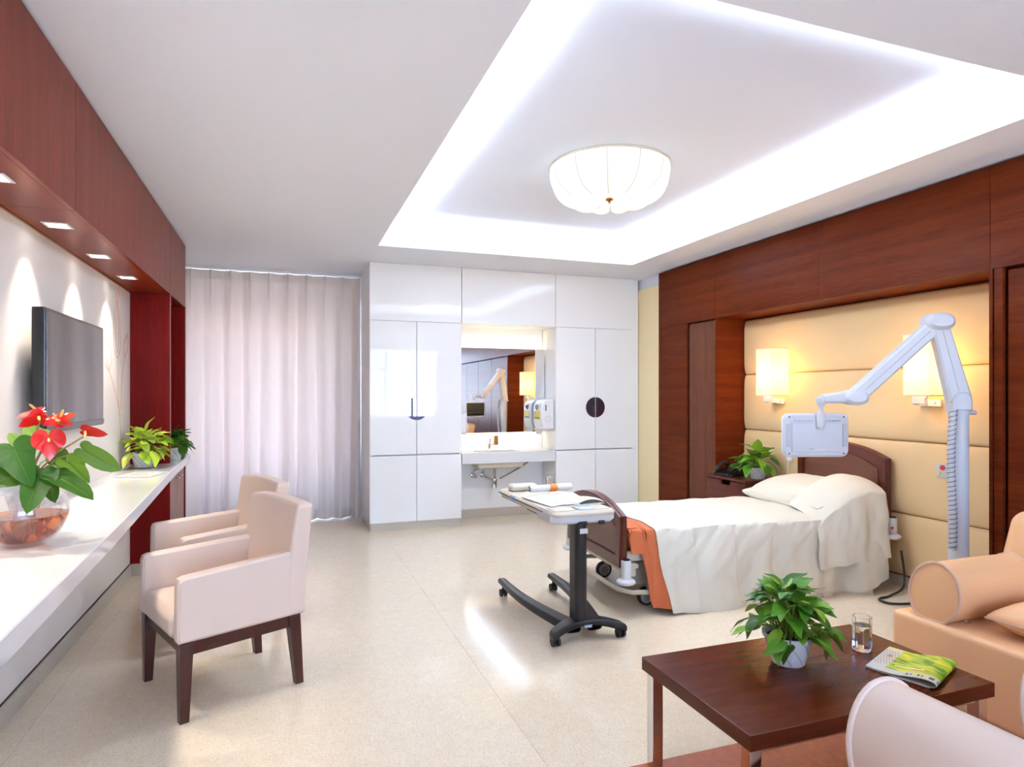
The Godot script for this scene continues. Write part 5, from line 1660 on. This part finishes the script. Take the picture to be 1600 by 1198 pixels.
func heart_mesh(length: float, width: float, droop: float, cup: float) -> ArrayMesh:
	# broad heart: stalk joins at the origin, tip at +z, rounded lobes reach behind it
	var table := [[0, length], [5, length * 0.92], [13, length * 0.76], [34, lerpf(length * 0.56, width, 0.4)], [60, width * 1.04], [90, width], [120, width * 0.93], [148, width * 0.74], [168, width * 0.46], [180, width * 0.12]]
	var rim := func(deg: float) -> float:
		for i in table.size() - 1:
			if deg <= table[i + 1][0]:
				var p: float = table[maxi(i - 1, 0)][1]
				var q: float = table[mini(i + 2, table.size() - 1)][1]
				return cubic_interpolate(table[i][1], table[i + 1][1], p, q, (deg - table[i][0]) / float(table[i + 1][0] - table[i][0]))
		return table[-1][1]
	var f := func(u: float, v: float) -> Vector3:
		var a := (u * 2.0 - 1.0) * 180.0
		var r: float = rim.call(absf(a)) * maxf(v, 0.02)
		var x := sin(deg_to_rad(a)) * r
		var z := cos(deg_to_rad(a)) * r
		var s := z / length
		var e := x / width
		return Vector3(x, -droop * length * s * absf(s) + cup * width * e * e - 0.03 * width * cos(a * 0.16) * v * v, z)
	return mb().grid(func(u: float, v: float): return f.call(u, v), 40, 6).mesh(80.0)

func anthurium() -> void:
	var c := Vector3(-0.915, 0.8955, -2.86)
	var g := thing("glass_bowl", "round clear glass bowl half filled with amber water on the console", "bowl", c)
	var R := 0.142
	var prof := []
	var inner := []
	for i in 19:
		var a := lerpf(-1.15, 0.98, i / 18.0)
		prof.append([R * cos(a), 0.118 + 0.128 * sin(a)])
		inner.push_front([(R - 0.004) * cos(a), 0.119 + 0.124 * sin(a)])
	part("glass", mb().lathe([[0.0, 0.0]] + [[0.05, 0.0]] + prof + inner + [[0.0, 0.006]], Vector3.ZERO, 48), M.glass, g)
	var wp := [[0.0, 0.0075]]
	for i in 12:
		var a := lerpf(-1.12, -0.08, i / 11.0)
		wp.append([(R - 0.0055) * cos(a), 0.119 + 0.1225 * sin(a)])
	wp.append([0.0, 0.109])
	part("amber_water", mb().lathe(wp, Vector3.ZERO, 48), M.amber, g)
	# planting cup hanging in the neck
	part("planting_cup", mb().lathe([[0.0, 0.13], [0.045, 0.13], [0.062, 0.19], [0.095, 0.192], [0.098, 0.232], [0.1, 0.236], [0.092, 0.236], [0.088, 0.198], [0.055, 0.196], [0.04, 0.136], [0.0, 0.136]], Vector3.ZERO, 32), clear(rgb(236, 240, 242), 0.45, 0.1), g)
	part("cup_foot", mb().lathe([[0.0, 0.06], [0.03, 0.06], [0.034, 0.13], [0.0, 0.13]], Vector3.ZERO, 20), clear(rgb(220, 226, 232), 0.4, 0.05), g)
	var o := thing("anthurium", "red flowering anthurium with broad dark green leaves growing from the glass bowl", "plant", c)
	var rng := RandomNumberGenerator.new()
	rng.seed = 31
	var roots := mb()
	for i in 24:
		var a := rng.randf() * TAU
		var pts := []
		var y0 := rng.randf_range(0.03, 0.1)
		var r0 := rng.randf_range(0.02, 0.1)
		for k in 9:
			var t := k / 8.0
			var rr := r0 + 0.02 * sin(t * 5.0 + i)
			rr = minf(rr, 0.075 + y0 * 0.25)
			pts.append(Vector3(cos(a + t * rng.randf_range(1.0, 1.6)) * rr, clampf(y0 + 0.03 * sin(t * 6.0 + i * 1.7), 0.02, 0.1), sin(a + t * 1.3) * rr))
		roots.tube(pts, rng.randf_range(0.0015, 0.0032), 5)
	part("root_tangle", roots, M.root, o)
	part("soil", mb().lathe([[0.08, 0.205], [0.05, 0.214], [0.0, 0.216]], Vector3.ZERO, 20), M.soil, o)
	# leaves: base pixel, tip pixel, distance from the camera along the floor, half width, roll
	var eye := Vector3(0, EYE, 0)
	var at := func(px: float, py: float, z: float) -> Vector3: return at_z(px, py, z) - c
	var leaves := [
		[22, 702, 47, 757, -2.74, -2.66, 0.068, 0.3, "anthurium"], [62, 740, 42, 799, -2.72, -2.62, 0.058, 0.0, "anthurium"], [84, 742, 148, 774, -2.74, -2.66, 0.056, -0.5, "anthurium"],
		[108, 722, 142, 752, -2.86, -2.84, 0.05, -0.3, "anthurium_light"], [130, 702, 188, 736, -2.86, -2.86, 0.036, 0.5, "anthurium_light"], [58, 684, 40, 660, -2.98, -3.06, 0.05, 0.0, "anthurium_light"],
		[74, 752, 86, 783, -2.76, -2.7, 0.036, 0.0, "anthurium"], [20, 744, -30, 764, -2.72, -2.66, 0.05, 0.2, "anthurium"], [6, 712, -34, 746, -2.8, -2.74, 0.06, 0.4, "anthurium"],
		[40, 700, 14, 672, -2.94, -3.0, 0.05, 0.2, "anthurium_light"], [88, 712, 102, 735, -2.94, -2.96, 0.04, 0.0, "anthurium"]]
	var foot := Vector3(0, 0.214, 0)
	for e in leaves:
		var p: Vector3 = at.call(e[0], e[1], e[4])
		var q: Vector3 = at.call(e[2], e[3], e[5])
		var d := q - p
		var l := d.length()
		var z := d.normalized()
		var view: Vector3 = (eye - (p + c)).normalized()
		var up := (view + Vector3(0, 0.55, 0)).normalized()
		up = (up - z * up.dot(z)).normalized().rotated(z, e[7])
		var leaf := part("leaf", heart_mesh(l, e[6], 0.1, 0.16), M[e[8]], o)
		leaf.transform = Transform3D(Basis(up.cross(z), up, z), p)
		var mid := foot.lerp(p, 0.5) + Vector3(0, 0.03, 0)
		part("stalk", mb().tube([foot + (p - foot) * Vector3(0.12, 0, 0.12), mid, p], [0.0035, 0.003, 0.0025], 6), M.stem, o)
		part("midrib", mb().tube([Vector3(0, 0.001, 0), Vector3(0, -0.1 * l * 0.25 + 0.0008, l * 0.5), Vector3(0, -0.1 * l * 0.8, l * 0.9)], [0.002, 0.0014, 0.0006], 5), M.anthurium_light, leaf)
	# flowers: stalk joint, tip of the spathe, depth, half width, facing tilt
	var flowers := [[76, 684, 78, 720, -2.72, -2.7, 0.052, 0.0, "spathe"], [62, 650, 30, 667, -2.76, -2.72, 0.03, -0.5, "spathe"], [62, 642, 24, 651, -2.82, -2.8, 0.03, 0.6, "spathe"], [90, 656, 66, 664, -2.8, -2.76, 0.034, 0.4, "spathe"],
		[92, 654, 119, 645, -2.8, -2.82, 0.028, -0.4, "spathe_orange"], [92, 656, 112, 664, -2.79, -2.77, 0.026, 0.4, "spathe"], [132, 673, 168, 680, -2.86, -2.85, 0.026, 0.9, "spathe"]]
	for e in flowers:
		var p: Vector3 = at.call(e[0], e[1], e[4])
		var q: Vector3 = at.call(e[2], e[3], e[5])
		var d := q - p
		var l := d.length()
		var z := d.normalized()
		var up := (eye - (p + c)).normalized() + Vector3(0, 0.3, 0)
		up = (up - z * up.dot(z)).normalized().rotated(z, e[7])
		var sp := part("spathe", heart_mesh(l, e[6], 0.06, -0.2), M[e[8]], o)
		sp.transform = Transform3D(Basis(up.cross(z), up, z), p)
		part("spadix", mb().tube([Vector3(0, 0.002, 0.004), Vector3(0, 0.018, 0.012), Vector3(0, 0.034, 0.018), Vector3(0, 0.042, 0.022)], [0.0035, 0.0048, 0.0045, 0.002], 8), M.spadix, sp)
		part("stalk", mb().tube([foot, foot.lerp(p, 0.5) + Vector3(0.004, 0.02, 0), p + Vector3(0, -0.02, 0), p], [0.004, 0.0035, 0.003, 0.003], 6), M.stem_brown, o)

# ------------------------------------------------------------------
func _ready() -> void:
	make_camera()
	make_materials()
	M.grey_dark = mat(rgb(60, 60, 64), 0.5)
	M.bed_panel = textured(mat(Color.WHITE, 0.35), wood_texture(rgb(92, 50, 34), rgb(112, 66, 46), false, 37), 1.2, false)
	M.bed_grey = mat(rgb(176, 168, 156), 0.45)
	M.blue_grey = mat(rgb(176, 186, 200), 0.4)
	M.orange_print = mat(rgb(230, 120, 50), 0.5)
	M.rib = mat(rgb(196, 180, 152), 0.6)
	shell()
	left_side()
	wash_place()
	curtain()
	bed_wall()
	bed_wall_things()
	ceiling_lamp()
	sofa()
	lounge_chair()
	coffee_table()
	bed()
	overbed_table()
	monitor_arm()
	armchair("visitor_armchair", "pale peach leather armchair pulled out from the console near the glass bowl", Vector3(-0.305, 0, -3.53), -1.155)
	armchair("visitor_armchair", "pale peach leather armchair at the console next to the potted plants", Vector3(-0.41, 0, -4.4), -1.155)
	plants()
